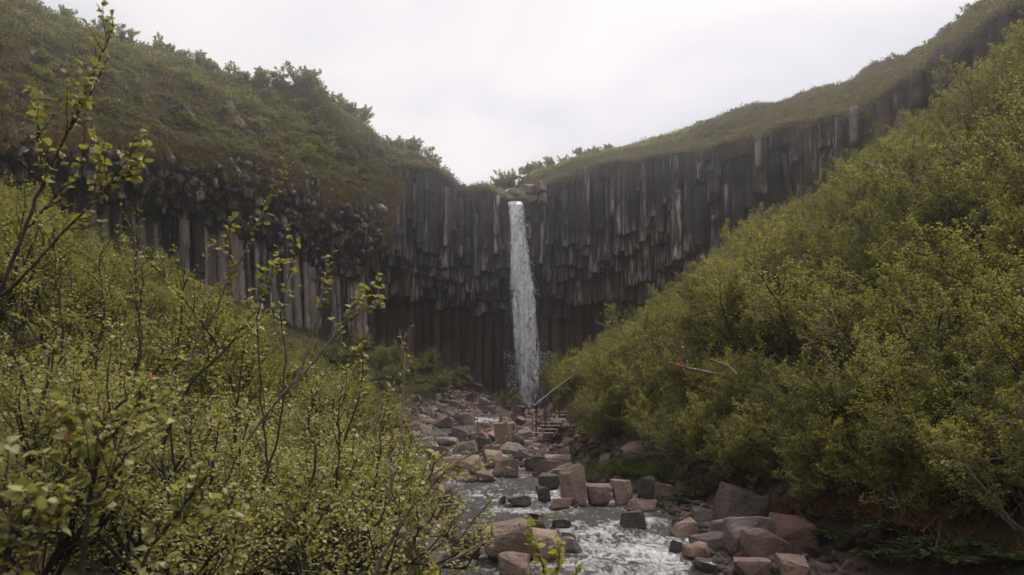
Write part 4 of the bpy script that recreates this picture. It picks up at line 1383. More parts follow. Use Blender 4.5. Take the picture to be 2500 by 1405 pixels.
def blades(rng, base, h, lean, w):
    n = len(base)
    d = rng.normal(0, lean, (n, 3)); d[:, 2] = 1
    d = nrm(d)
    sd = nrm(np.cross(d, rng.normal(0, 1, (n, 3))))
    tip = base + d * h[:, None]
    v = np.stack([base + sd * w, base - sd * w, tip], 1).reshape(-1, 3)
    return v, np.arange(n * 3).reshape(-1, 3)
n = 60000
s = rng.uniform(LS[14], LS[25], n); t = rng.uniform(-0.01, 1.05, n)
c = hill_point(s, t)
v, f = blades(rng, c - np.array([0, 0, 0.05]), rng.uniform(0.12, 0.42, n), 0.5, 0.045)
n2 = 1500
s = rng.uniform(LS[13] + 0.6, LS[25], n2); t = rng.uniform(0.0, 1.0, n2)
v2, f2 = mounds(rng, hill_point(s, t), rng.uniform(0.2, 0.55, n2), 42, 0.13)
f2t = np.concatenate([f2[:, [0, 1, 2]], f2[:, [0, 2, 3]]]) + len(v)
tag(link('rim_grass', make_mesh('rim_grass', np.concatenate([v, v2]), [np.concatenate([f, f2t])], [M['grass_top']])), 'pale grass and low heath on the rim of the right cliff', 'grass', kind='stuff')

# moss and dead grass hanging over the left lip
n = 700
s = rng.uniform(LS[1], LS[8], n)
l = lip(s); nn = lip_n(s)
k = fbm(np.stack([s * 0.55, s * 0, s * 0], -1), 2, 8)
v_ = np.clip(np.abs(rng.normal(0, 0.17, n)) + np.maximum(k, 0) * rng.random(n) * 1.1, 0, 0.85)
dpx = DROP(1250 + F * l[:, 0] / l[:, 1])
d = np.interp(v_, [0, 0.12, 0.3, 0.55, 0.8, 1.0], [0.35, -0.25, -0.35, 0.45, 1.9, 3.3]) - 0.1
c = np.stack([l[:, 0] + nn[:, 0] * d, l[:, 1] + nn[:, 1] * d, l[:, 2] - v_ * dpx + 0.1], -1)
per = 42
pos = (c[:, None] + rng.normal(0, 1, (n, per, 3)) * np.array([0.32, 0.32, 0.22])).reshape(-1, 3)
ax = rng.normal(0, 0.45, pos.shape); ax[:, 2] -= 1.0
v, f = leaf_tris(pos, ax, rng.normal(0, 1, pos.shape) + np.array([0, -1.0, 0.3]), rng.uniform(0.1, 0.26, len(pos)), 0.35)
tag(link('hanging_moss', make_mesh('hanging_moss', v, [f], [M['moss']])), 'rust-brown moss hanging over the lip of the left cliff', 'moss', kind='stuff')

# grass fringe over the rim of the back and right walls
n = 1100
s = rng.uniform(LS[8] + 0.3, LS[25], n)
s = s[np.abs(s - S_FALL) > 2.6]; n = len(s)
l = lip(s); nn = lip_n(s)
k = np.maximum(0, fbm(np.stack([s * 0.5, s * 0, s * 0], -1), 3, 18) + 0.15)
d = rng.uniform(-0.25, 0.3, n)
c = np.stack([l[:, 0] + nn[:, 0] * d, l[:, 1] + nn[:, 1] * d, l[:, 2] + 0.12 - rng.random(n) * k * 2.0], -1)
per = 34
pos = (c[:, None] + rng.normal(0, 1, (n, per, 3)) * np.array([0.3, 0.3, 0.16])).reshape(-1, 3)
ax = rng.normal(0, 0.6, pos.shape); ax[:, 2] -= 0.6
v, f = leaf_tris(pos, ax, rng.normal(0, 1, pos.shape) + np.array([0, -0.6, 0.8]), rng.uniform(0.1, 0.28, len(pos)), 0.35)
tag(link('rim_fringe', make_mesh('rim_fringe', v, [f], [M['grass_top']])), 'dry grass fringe hanging over the rim of the columns', 'grass', kind='stuff')

# undergrowth of both banks
n = 95000
Y = rng.uniform(8, 74, n) ; X = rng.uniform(-30, 26, n)
px = 1250 + F * X / Y
out = np.maximum(X - si(BR, Y), si(BL, Y) - X)
ok = (out > 0.05) & (px > -200) & (px < 2700)
X, Y = X[ok], Y[ok]
Z = ground_z(X, Y)
v, f = blades(rng, np.stack([X, Y, Z - 0.03], -1), rng.uniform(0.12, 0.5, len(X)), 0.45, 0.022)
tag(link('bank_grass', make_mesh('bank_grass', v, [f], [M['grass_floor']])), 'green and rusty grass under the birches on both banks', 'grass', kind='stuff')

# ------------------------------------------------------------------ foreground birch shoots with single leaves
def single_leaf_mesh(name, mat, width, fold, curl):
    ts = np.array([0.0, 0.12, 0.32, 0.55, 0.78, 1.0])
    ws = np.array([0.04, 0.26, 0.46, 0.42, 0.24, 0.0]) * width
    zc = -curl * (ts - 0.3) ** 2
    v = []
    for t, w, z in zip(ts, ws, zc):
        v += [(t, -w, z + fold * w), (t, 0, z), (t, w, z + fold * w)]
    v = np.array(v)
    q = []
    for i in range(5):
        a = i * 3; b = a + 3
        q += [(a, b, b + 1, a + 1), (a + 1, b + 1, b + 2, a + 2)]
    return make_mesh(name, v, [np.array(q)], [M[mat]], True)
LEAVES = {m: [single_leaf_mesh('leaf', m, w, fo, cu) for (w, fo, cu) in ((0.85, 0.35, 0.25), (0.95, 0.2, 0.12), (0.75, 0.5, 0.4))] for m in ('leaf_near', 'leaf_bright', 'leaf_left', 'leaf_red')}
def catkin_mesh():
    pts = np.array([(0, 0, 0), (0.004, 0, -0.3), (0.01, 0.0, -0.7), (0.0, 0, -1.0)])
    v, q = tubes([(pts, np.array([0.08, 0.15, 0.14, 0.04]))], 6)
    return make_mesh('catkin', v, [q], [M['catkin']], True)
CATKIN = catkin_mesh()

def put_leaf(parent, pos, ax, nor, size, mats, rng):
    ax = Vector(ax).normalized(); nor = Vector(nor)
    y = nor.cross(ax).normalized(); z = ax.cross(y)
    m3 = Matrix((ax, y, z)).transposed()
    o = link('leaf', LEAVES[mats][rng.integers(3)], parent)
    o.matrix_local = Matrix.LocRotScale(Vector(pos), m3.to_quaternion(), Vector((size,) * 3))
    return o

def shoot(name, label, cat, poly, Y, r0, seed, side=(5, 0.25), leaf=0.035, gap=0.035, mats='leaf_near', bark='bark_dark', start=0.25, catk=0, extra=(), spread=0.8, group='foreground birch shoots', dY=0.0, single=True):
    """a stem along (px, py) points at depth Y, with twigs and a leaf object for every leaf"""
    rg = np.random.default_rng(seed)
    pts = np.array([P(x, y, Y + dY * i / max(1, len(poly) - 1)) for i, (x, y) in enumerate(poly)])
    base = pts[0].copy()
    def smooth(p, n=4):
        t = np.linspace(0, len(p) - 1, (len(p) - 1) * n + 1)
        q = np.stack([np.interp(t, np.arange(len(p)), p[:, k]) for k in range(3)], -1)
        for _ in range(2):
            q[1:-1] = (q[:-2] + 2 * q[1:-1] + q[2:]) / 4
        q[1:-1] += rg.normal(0, 0.0025 * Y / 3, q[1:-1].shape)
        return q
    t = empty(name, base)
    tag(t, label, cat, group)
    main = smooth(pts) - base
    paths = [(main, np.linspace(r0, r0 * 0.25, len(main)))]
    twigs = [main[int(len(main) * start):]]
    for ex in extra:
        e = smooth(np.array([P(x, y, Y + rg.normal(0, 0.05) * Y / 3) for (x, y) in ex])) - base
        paths.append((e, np.linspace(r0 * 0.55, r0 * 0.18, len(e))))
        twigs.append(e)
    for line in list(twigs):
        n = max(1, int(side[0]))
        for i in range(n):
            k = int((0.05 + 0.9 * (i + rg.random()) / n) * (len(line) - 1))
            tg = nrm(line[min(k + 1, len(line) - 1)] - line[max(k - 1, 0)])
            d = rot_about(tg, nrm(np.cross(tg, rg.normal(0, 1, 3))), rg.uniform(0.4, 0.95))
            L = side[1] * rg.uniform(0.5, 1.2)
            q = [line[k]]
            for j in range(4):
                d = nrm(d + rg.normal(0, 0.14, 3) + np.array([0, 0, 0.12]))
                q.append(q[-1] + d * L / 4)
            q = np.array(q)
            paths.append((q, np.linspace(r0 * 0.32, r0 * 0.12, 5)))
            twigs.append(q)
    v, qd = tubes(paths[:1], 6)
    hold = [link('stem', make_mesh('stem', v, [qd], [M[bark]], True), t)]
    for pth in paths[1:]:
        v, qd = tubes([pth], 5)
        hold.append(link('twig', make_mesh('twig', v, [qd], [M[bark]], True), t))
    cnt = 0
    bulk = []
    for line, hold_ in zip(twigs, hold):
        ln = np.linalg.norm(np.diff(line, axis=0), axis=1)
        L = ln.sum(); cl = np.concatenate([[0], np.cumsum(ln)])
        u = 0.15 * L
        while u < L and cnt < 290:
            p = np.array([np.interp(u, cl, line[:, k]) for k in range(3)])
            k = min(int(np.searchsorted(cl, u)), len(line) - 1)
            tg = nrm(line[k] - line[max(k - 1, 0)])
            for _ in range(int(rg.choice([1, 1, 2, 2, 3]))):
                a = tg * 0.5 + rg.normal(0, spread, 3); a[2] = a[2] * 0.55 + 0.15
                nr_ = np.array([0, 0, 1.0]) + rg.normal(0, 0.4, 3)
                if single:
                    put_leaf(hold_, p + rg.normal(0, 0.003, 3), a, nr_, leaf * rg.uniform(0.6, 1.2), mats, rg)
                    cnt += 1
                else:
                    bulk.append((p, a, nr_, leaf * rg.uniform(0.6, 1.2)))
            u += gap * rg.uniform(0.6, 1.6)
    if bulk:
        v, f = leaf_quads(np.array([b[0] for b in bulk]), np.array([b[1] for b in bulk]), np.array([b[2] for b in bulk]), np.array([b[3] for b in bulk]), 0.85)
        fo = link('foliage', make_mesh('foliage', v, [f], [M[mats]]), t); fo['kind'] = 'stuff'
    for i in range(catk):
        wh = int(rg.integers(len(twigs))); line = twigs[wh]
        p = line[-1 - int(rg.integers(min(2, len(line))))]
        link('catkin', CATKIN, hold[wh], p, (rg.normal(0, 0.5), rg.normal(0, 0.5), 0), 0.024 * rg.uniform(0.7, 1.3))
    return t

shoot('birch_shoot', 'tallest leafy birch shoot at the left, its tip against the sky', 'birch shoot',
      [(-60, 860), (10, 690), (83, 504), (119, 421), (158, 338), (198, 252), (223, 187), (252, 126), (277, 62), (272, 40)], 3.3, 0.0085, 1, (8, 0.20), 0.036, 0.034, 'leaf_near', 'bark_dark', 0.3,
      extra=[[(105, 455), (98, 360), (88, 280), (75, 215)], [(150, 350), (185, 290), (220, 235), (250, 175)], [(60, 560), (120, 500), (170, 440), (235, 330)]], dY=0.3)
shoot('birch_shoot', 'dark birch branch leaning right beside the tallest left shoot', 'birch shoot',
      [(-40, 760), (43, 691), (128, 598), (200, 521), (265, 457), (300, 405), (340, 335)], 3.1, 0.0075, 2, (6, 0.16), 0.036, 0.036, 'leaf_near', 'bark_dark', 0.35,
      extra=[[(265, 457), (300, 430), (335, 428)], [(230, 490), (238, 420), (252, 350)]])
shoot('birch_shoot', 'slender shoot rising to the hanging moss of the left cliff', 'birch shoot',
      [(455, 900), (490, 815), (529, 756), (555, 692), (594, 623), (619, 572), (649, 491), (683, 448), (722, 378)], 6.0, 0.011, 3, (7, 0.20), 0.046, 0.05, 'leaf_left', 'bark', 0.3, extra=[[(575, 655), (545, 600), (560, 560)]])
shoot('birch_shoot', 'crooked dark branch rising right in the left thicket', 'birch shoot',
      [(395, 1100), (411, 1048), (430, 1000), (474, 921), (517, 888), (568, 832), (606, 781), (640, 745)], 5.2, 0.0125, 4, (5, 0.28), 0.042, 0.06, 'leaf_near', 'bark_dark', 0.4, extra=[[(430, 1000), (415, 940), (425, 880), (440, 850)], [(540, 860), (470, 760), (400, 670), (370, 650)]])
shoot('birch_shoot', 'straight dark stem with a leaf cluster at its top', 'birch shoot',
      [(655, 1140), (640, 1010), (636, 948), (632, 820), (628, 760), (660, 690), (668, 640)], 4.2, 0.0065, 5, (6, 0.16), 0.042, 0.034, 'leaf_near', 'bark_dark', 0.5, catk=2)
shoot('birch_shoot', 'dark stem with a bend right of the straight one', 'birch shoot',
      [(640, 1180), (679, 1075), (695, 929), (700, 862), (683, 785), (690, 720), (735, 570)], 4.6, 0.007, 6, (6, 0.15), 0.038, 0.045, 'leaf_near', 'bark_dark', 0.5)
shoot('birch_shoot', 'long branch pointing right in front of the cave', 'birch shoot',
      [(600, 1080), (690, 960), (756, 898), (811, 825), (863, 778), (910, 745), (955, 722)], 3.8, 0.0062, 7, (6, 0.13), 0.036, 0.036, 'leaf_near', 'bark', 0.45, extra=[[(811, 825), (870, 740), (895, 705)]])
shoot('birch_shoot', 'upright twig with orange catkins before the pale pillars', 'birch shoot',
      [(720, 960), (760, 825), (786, 727), (795, 670), (800, 618)], 3.5, 0.007, 8, (5, 0.09), 0.034, 0.03, 'leaf_near', 'bark', 0.4, catk=5)
shoot('birch_shoot', 'thin bare pale sapling standing before the dark cave', 'birch shoot',
      [(975, 1120), (980, 1028), (988, 909), (986, 850), (989, 815)], 4.6, 0.009, 9, (7, 0.12), 0.026, 0.07, 'leaf_left', 'bark_pale', 0.25)
shoot('birch_shoot', 'short leafy twig with catkins left of the bare sapling', 'birch shoot',
      [(840, 1080), (880, 960), (890, 890), (875, 845)], 3.9, 0.006, 10, (6, 0.12), 0.033, 0.032, 'leaf_near', 'bark_dark', 0.3, catk=5)
shoot('birch_shoot', 'thin arching twig crossing in front of the rubble', 'birch shoot',
      [(1030, 1240), (1060, 1170), (1103, 1135), (1206, 1083), (1265, 1051), (1320, 1020), (1345, 985)], 5.5, 0.008, 11, (5, 0.10), 0.026, 0.09, 'leaf_left', 'bark', 0.15)
shoot('birch_shoot', 'fine bare twig rising over the pool', 'birch shoot',
      [(1120, 1320), (1146, 1281), (1198, 1225), (1229, 1170), (1240, 1140)], 4.5, 0.006, 12, (4, 0.09), 0.024, 0.09, 'leaf_left', 'bark', 0.2)
shoot('birch_shoot', 'pale twig lying across the front of the large boulder', 'birch shoot',
      [(1050, 1420), (1071, 1383), (1166, 1332), (1269, 1292), (1364, 1257), (1420, 1240)], 4.6, 0.007, 13, (6, 0.10), 0.026, 0.06, 'leaf_left', 'bark_pale', 0.3)
shoot('birch_shoot', 'bright yellow-green shoot at the bottom in front of the water', 'birch shoot',
      [(1345, 1460), (1330, 1400), (1316, 1350), (1300, 1315), (1286, 1283)], 2.6, 0.005, 14, (4, 0.055), 0.034, 0.02, 'leaf_bright', 'bark_dark', 0.1)
shoot('birch_shoot', 'second bright shoot right of the yellow-green one', 'birch shoot',
      [(1350, 1450), (1362, 1380), (1366, 1340), (1362, 1318)], 2.7, 0.004, 15, (3, 0.045), 0.032, 0.022, 'leaf_bright', 'bark_dark', 0.2)
shoot('birch_shoot', 'tiny bright leaf tuft at the bottom edge of the water', 'birch shoot',
      [(1410, 1460), (1408, 1410), (1405, 1372)], 2.7, 0.004, 16, (3, 0.04), 0.028, 0.022, 'leaf_bright', 'bark_dark', 0.3)
shoot('birch_shoot', 'bright leaf tuft at the bottom under the brown boulder', 'birch shoot',
      [(1060, 1480), (1062, 1430), (1065, 1385)], 2.3, 0.004, 17, (4, 0.05), 0.034, 0.02, 'leaf_bright', 'bark_dark', 0.1)
shoot('birch_branch', 'big blurred birch branch with orange catkins at the lower left', 'birch branch',
      [(190, 1480), (205, 1330), (220, 1200), (235, 1130), (250, 1075), (300, 1040), (320, 1020)], 2.1, 0.008, 18, (12, 0.15), 0.034, 0.024, 'leaf_near', 'bark_dark', 0.15, catk=10, extra=[[(228, 1170), (205, 1110), (185, 1060), (170, 1030)], [(215, 1260), (270, 1160), (330, 1090)]], group='lower left branches')
shoot('birch_branch', 'leafy birch branch reaching right along the bottom left', 'birch branch',
      [(320, 1500), (350, 1360), (420, 1270), (470, 1210), (520, 1150)], 2.5, 0.007, 19, (10, 0.15), 0.034, 0.026, 'leaf_near', 'bark_dark', 0.1, catk=6, extra=[[(420, 1270), (480, 1260), (560, 1250)]], group='lower left branches')
shoot('birch_branch', 'pale-leaved birch branch in the bottom left corner', 'birch branch',
      [(-30, 1500), (10, 1380), (30, 1290), (20, 1190), (15, 1150)], 1.9, 0.006, 20, (11, 0.13), 0.034, 0.024, 'leaf_near', 'bark_dark', 0.05, catk=6, extra=[[(20, 1350), (90, 1300), (150, 1270)]], group='lower left branches')
shoot('birch_branch', 'upright dark twig with a leaf tuft in the lower middle', 'birch branch',
      [(560, 1500), (568, 1400), (575, 1300), (572, 1260)], 2.6, 0.006, 21, (6, 0.10), 0.032, 0.03, 'leaf_near', 'bark_dark', 0.2, catk=3, group='lower left branches')
shoot('birch_branch', 'dark forked stem at the bottom left of the stream', 'birch branch',
      [(760, 1500), (745, 1380), (735, 1300), (700, 1230)], 3.4, 0.009, 22, (9, 0.2), 0.034, 0.034, 'leaf_near', 'bark_dark', 0.1, extra=[[(740, 1330), (800, 1240), (850, 1180), (870, 1120)]], group='lower left branches')
shoot('birch_branch', 'leafy branch leaning over the near left water edge', 'birch branch',
      [(880, 1500), (920, 1380), (980, 1280), (1040, 1200), (1090, 1150), (1130, 1130)], 4.0, 0.012, 23, (11, 0.22), 0.036, 0.036, 'leaf_near', 'bark', 0.15, extra=[[(980, 1280), (960, 1200), (950, 1120), (960, 1080)]], group='lower left branches')

rg0 = np.random.default_rng(404)
for k, (x0, yb, x1, yt, Y, lb) in enumerate([
    (30, 900, 60, 430, 7.5, 'leafy upright shoot behind the tallest shoot at the left edge'), (150, 900, 130, 560, 8.0, 'slim leafy shoot rising above the left edge shrubs'),
    (230, 950, 255, 600, 8.5, 'leafy shoot left of the crooked branch'), (325, 960, 340, 500, 9.5, 'tall slim shoot against the white-streaked columns'),
    (345, 1000, 350, 640, 7.0, 'pale-stemmed shoot standing left of the crooked branch'), (420, 980, 450, 640, 8.0, 'leafy shoot in the gap before the streaked columns'),
    (520, 1080, 500, 760, 6.0, 'bent leafy shoot below the streaked columns'), (565, 1120, 590, 830, 5.5, 'short shoot left of the straight dark stem'),
    (760, 1180, 775, 930, 5.0, 'leafy shoot under the catkin twig'), (820, 1200, 850, 960, 5.5, 'shoot leaning right below the long pointing branch'),
    (900, 1240, 930, 1010, 6.0, 'shoot at the right end of the left thicket'), (950, 1260, 1010, 1060, 6.5, 'loose leafy shoot beside the rapids'),
    (1010, 1330, 1060, 1120, 6.0, 'loose leafy shoot overlapping the left of the pool'), (90, 1150, 110, 880, 4.5, 'dense upright shoot in the lower left'),
    (480, 1250, 470, 1010, 4.2, 'dense upright shoot in the lower middle left'), (300, 1120, 290, 850, 5.0, 'dense upright shoot behind the blurred branch')]):
    mid = [(x0 + (x1 - x0) * f_ + rg0.normal(0, 10), yb + (yt - yb) * f_) for f_ in (0.3, 0.6, 0.85)]
    shoot('birch_shoot', lb, 'birch shoot', [(x0, yb)] + mid + [(x1, yt)], Y, 0.0017 * Y + 0.002, 500 + k, (9, 0.055 * Y), 0.026 + 0.0022 * Y, 0.009 * Y, 'leaf_left' if Y > 6 else 'leaf_near', 'bark_dark', 0.15, single=False)

# ------------------------------------------------------------------ dead wood on the right slope
def dead_branch(label, poly, h, r0, seed, twigs=4, mat='bark_pale', red=0):
    rg = np.random.default_rng(seed)
    x, y = poly[len(poly) // 2]
    Y = hit(x, y, h)
    pts = np.array([P(a_, b_, Y - 0.25 + rg.normal(0, 0.08)) for a_, b_ in poly])
    t = empty('dead_branch', pts[0])
    tag(t, label, 'branch', 'dead branches on the right slope')
    p = pts - pts[0]
    v, q = tubes([(p, np.linspace(r0 * 0.3, r0, len(p)))], 6)
    link('stem', make_mesh('stem', v, [q], [M[mat]], True), t)
    for i in range(twigs):
        k = rg.integers(1, len(p))
        d = nrm(rg.normal(0, 1, 3) + np.array([-0.5, 0, 0.5]))
        w = p[k] + np.cumsum(np.array([[0, 0, 0]] + [nrm(d + rg.normal(0, 0.3, 3)) * 0.16 for _ in range(4)]), 0)
        v, q = tubes([(w, np.linspace(r0 * 0.4, r0 * 0.12, 5))], 5)
        link('twig', make_mesh('twig', v, [q], [M[mat]], True), t)
    for i in range(red):
        q = p[1] + rg.normal(0, 0.16, 3) + np.array([0, 0, 0.12])
        put_leaf(t, q, rg.normal(0, 1, 3), np.array([0, -0.6, 1]) + rg.normal(0, 0.4, 3), 0.09, 'leaf_red', rg)
dead_branch('pale dead branch with a few red leaves on the right slope', [(1633, 884), (1660, 893), (1681, 899), (1741, 912), (1784, 918)], 2.6, 0.05, 1, 4, red=22)
dead_branch('short pale dead branch above the red-leaved one', [(1732, 877), (1755, 885), (1780, 895), (1800, 915)], 2.6, 0.04, 2, 2)
dead_branch('curved pale dead branch high in the right thicket', [(2110, 396), (2158, 414), (2190, 425), (2218, 424)], 2.6, 0.06, 3, 2)
dead_branch('grey dead limb at the upper right edge', [(2425, 325), (2442, 344), (2470, 365), (2492, 384), (2515, 392)], 2.6, 0.06, 4, 3, 'bark')
dead_branch('grey bare limb low in the thicket over the bank', [(1500, 1092), (1550, 1105), (1600, 1112), (1650, 1135)], 1.6, 0.035, 5, 4, 'bark')
dead_branch('pale bare limb in the middle of the right thicket', [(1770, 1075), (1800, 1100), (1830, 1108), (1860, 1098)], 2.0, 0.035, 6, 3)
dead_branch('tangled pale roots at the water edge of the right bank', [(1612, 1262), (1640, 1270), (1680, 1258), (1720, 1230)], 0.5, 0.03, 7, 7, 'wood')
dead_branch('bent branch sweeping over the rubble below the steps', [(1320, 1075), (1350, 1088), (1385, 1092), (1410, 1080)], 0.9, 0.05, 8, 4, 'bark')

# ------------------------------------------------------------------ wooden steps, pole and rope fence
def box(w, d, h, mat, name, rg=None, bev=0.008):
    bm = bmesh.new()
    bmesh.ops.create_cube(bm, size=1.0)
    for v in bm.verts:
        v.co = Vector((v.co.x * w, v.co.y * d, v.co.z * h))
    bmesh.ops.bevel(bm, geom=bm.edges[:], offset=bev, segments=1, affect='EDGES')
    me = bpy.data.meshes.new(name); bm.to_mesh(me); bm.free()
    me.materials.append(M[mat])
    return me
Y0 = 36.6
st0 = P(1326, 1058, Y0)
steps = empty('wooden_steps', st0)
tag(steps, 'weathered wooden steps climbing the right bank towards the fall', 'steps')
TR = [(1303, 1352, 1058), (1310, 1360, 1049), (1317, 1368, 1040), (1322, 1373, 1032), (1338, 1380, 1023), (1350, 1387, 1014), (1357, 1391, 1006)]
for i, (xa, xb, y) in enumerate(TR):
    Yi = Y0 + i * 0.36
    a_, b_ = P(xa, y, Yi), P(xb, y, Yi)
    link('tread', box(b_[0] - a_[0], 0.3, 0.05, 'wood', 'tread'), steps, (a_ + b_) / 2 - st0, (0, 0, 0.03 * (i % 3 - 1)))
for xa, xb in ((1306, 1360), (1350, 1389)):
    a_ = P(xa, 1066, Y0) - st0; b_ = P(xb, 1010, Y0 + 2.2) - st0
    v, q = tubes([(np.array([a_, (a_ + b_) / 2, b_]), np.array([0.045, 0.045, 0.045]))], 4)
    link('stringer', make_mesh('stringer', v, [q], [M['wood']]), steps)
for x, y0_, y1_, dy in ((1309, 985, 1058, 0), (1331, 996, 1040, 0.6), (1366, 982, 1030, 1.6)):
    a_ = P(x, y1_ + 8, Y0 + dy) - st0; b_ = P(x, y0_, Y0 + dy) - st0
    v, q = tubes([(np.array([a_, b_]), np.array([0.035, 0.03]))], 6)
    link('post', make_mesh('post', v, [q], [M['metal']]), steps)
a_, b_ = P(1303, 992, 35.4), P(1414, 906, 37.0)
mid_ = (a_ + b_) / 2 + np.array([0.0, 0, 0.03])
pole = empty('leaning_pole', a_)
tag(pole, 'long thin pale pole slanting up from the steps', 'pole')
v, q = tubes([(np.array([a_, mid_, b_]) - a_, np.array([0.042, 0.034, 0.02]))], 7)
link('shaft', make_mesh('shaft', v, [q], [M['bark_pale']], True), pole)
v, q = tubes([(np.array([b_, b_ + np.array([0.25, 0.1, 0.22])]) - a_, np.array([0.012, 0.006]))], 5)
link('tip_twig', make_mesh('tip_twig', v, [q], [M['bark_pale']], True), pole)

Yf = 40.0
fence = empty('wire_fence', P(1166, 1062, Yf))
fb = P(1166, 1062, Yf)
tag(fence, 'thin wire fence with slim posts in front of the plunge pool', 'fence')
FP = [(1166, 1016, 1062), (1222, 1014, 1066), (1262, 1012, 1052), (1300, 1008, 1048)]
for x, yt, yb_ in FP:
    v, q = tubes([(np.array([P(x, yb_ + 6, Yf), P(x, yt, Yf)]) - fb, np.array([0.018, 0.016]))], 5)
    link('post', make_mesh('post', v, [q], [M['metal']]), fence)
for k in (0.06, 0.5):
    pp = np.array([P(x, yt + (yb_ - yt) * k, Yf) for x, yt, yb_ in FP]) - fb
    v, q = tubes([(pp, np.full(4, 0.007))], 4)
    link('wire', make_mesh('wire', v, [q], [M['metal']]), fence)

# ------------------------------------------------------------------ small trees before the fall, leafy plants
fr = [make_birch(np.random.default_rng(90 + i), 2.4, 1.6, 4, (8, 6), 12, 0.075, False, 'leaf_left', 'bark_dark') for i in range(2)]
for pr_, px, Yc, rz, sc, lb in ((fr[0], 1312, 70, 0.4, 1.75, 'slender birch standing in front of the foot of the fall'), (fr[1], 1238, 69, 2.0, 0.85, 'small bright birch left of the foot of the fall')):
    X = (px - 1250) / F * Yc
    place_tree('birch_tree', pr_, (X, Yc, float(ground_z(X, Yc))), rz, sc, lb, 'birch', 'birches by the fall')

def leafy_plant(rg, n, size, mat='leaf_deep'):
    br, pos, ax, nor, sz = [], [], [], [], []
    for i in range(n):
        an = rg.uniform(0, 6.28); L = size * rg.uniform(0.6, 1.15)
        d = nrm(np.array([math.cos(an) * 0.8, math.sin(an) * 0.8, 1.1]))
        p = [np.zeros(3)]
        for j in range(7):
            d = nrm(d + np.array([math.cos(an) * 0.12, math.sin(an) * 0.12, -0.14]))
            p.append(p[-1] + d * L / 7)
        p = np.array(p)
        br.append((p, np.linspace(0.008, 0.003, 8)))
        side = np.array([-math.sin(an), math.cos(an), 0.0])
        for j in range(2, 8):
            for sg in (-1, 1, 0) if j == 7 else (-1, 1):
                for q in range(2):
                    pos.append(p[j] + side * sg * 0.06 * q); ax.append(d * 0.5 + side * sg + rg.normal(0, 0.2, 3)); nor.append(np.array([0, 0, 1]) + rg.normal(0, 0.25, 3)); sz.append(size * 0.2 * rg.uniform(0.7, 1.2))
    v, q = tubes(br, 4)
    st = make_mesh('stalks', v, [q], [M[mat]], True)
    v, f = leaf_quads(np.array(pos), np.array(ax), np.array(nor), np.array(sz), 0.5)
    return st, make_mesh('foliage', v, [f], [M[mat]])
rg = np.random.default_rng(8)
PL = [leafy_plant(rg, 16, 0.75) for _ in range(4)]
for i, (px, py, sc, lb) in enumerate([
    (2105, 1335, 1.0, 'dark green leafy plant in the shade below the right thicket'), (2190, 1320, 1.1, 'broad dark plant right of the shaded bank stones'),
    (2280, 1345, 0.9, 'dark leafy plant in the bottom right shade'), (2150, 1375, 1.0, 'dark fern-like plant at the bottom edge right of the small reddish stone'), (2230, 1385, 1.0, 'dark plant at the bottom edge under the rusty grass'),
    (2320, 1390, 1.1, 'dark plant at the bottom edge near the right corner'), (2400, 1385, 1.1, 'dark plant in the very corner at the bottom right'), (2470, 1375, 1.1, 'dark plant cut by the right frame edge at the bottom'), (2360, 1360, 1.0, 'dark plant behind the corner plants'), (2030, 1320, 0.8, 'dark leafy plant behind the reddish boulder'),
    (1625, 1235, 0.75, 'green leafy plant at the end of the bank boulders'), (1660, 1225, 0.8, 'dark green plant overhanging the right water edge'),
    (1705, 1215, 0.8, 'dark plant left of the biggest bank boulder'), (1545, 1165, 0.6, 'bright plant on top of the upright bank boulder'),
    (1425, 1125, 0.8, 'dark green plant under the thicket by the rubble'), (1440, 1110, 0.8, 'dark bushy plant right of the pink block'),
    (900, 930, 1.9, 'dark green plant on the slope left of the cave'), (960, 925, 1.8, 'dark plant in the shade before the cave'), (1010, 945, 1.7, 'dark plant at the edge of the shaded stones'),
    (850, 900, 1.9, 'green plant below the pale pillars'), (1060, 955, 1.5, 'low dark plant among the shaded stones'),
    (880, 870, 1.8, 'dark plant under the last pale pillar'), (930, 880, 1.9, 'dark plant on top of the shaded heap'), (985, 890, 1.8, 'dark plant on the heap before the cave wall'), (1040, 905, 1.7, 'dark plant in the deepest shade of the cave'),
    (1090, 925, 1.6, 'dark plant on the right flank of the heap'), (1130, 945, 1.4, 'dark plant nearest the foot of the fall'), (820, 880, 2.0, 'green plant on the slope left of the heap'), (870, 930, 1.8, 'green plant low on the left slope')]):
    Y = hit(px, py, 0.05, 10, 74)
    c = P(px, py, Y)
    z = float(ground_z(c[0], c[1]))
    t = empty('leafy_plant', (c[0], c[1], z), rg.uniform(0, 6.28), sc * (1.0 if Y < 45 else 1.2))
    tag(t, lb, 'plant', 'leafy plants by the stream')
    pr_ = PL[i % 4]
    link('stalks', pr_[0], t); link('foliage', pr_[1], t)
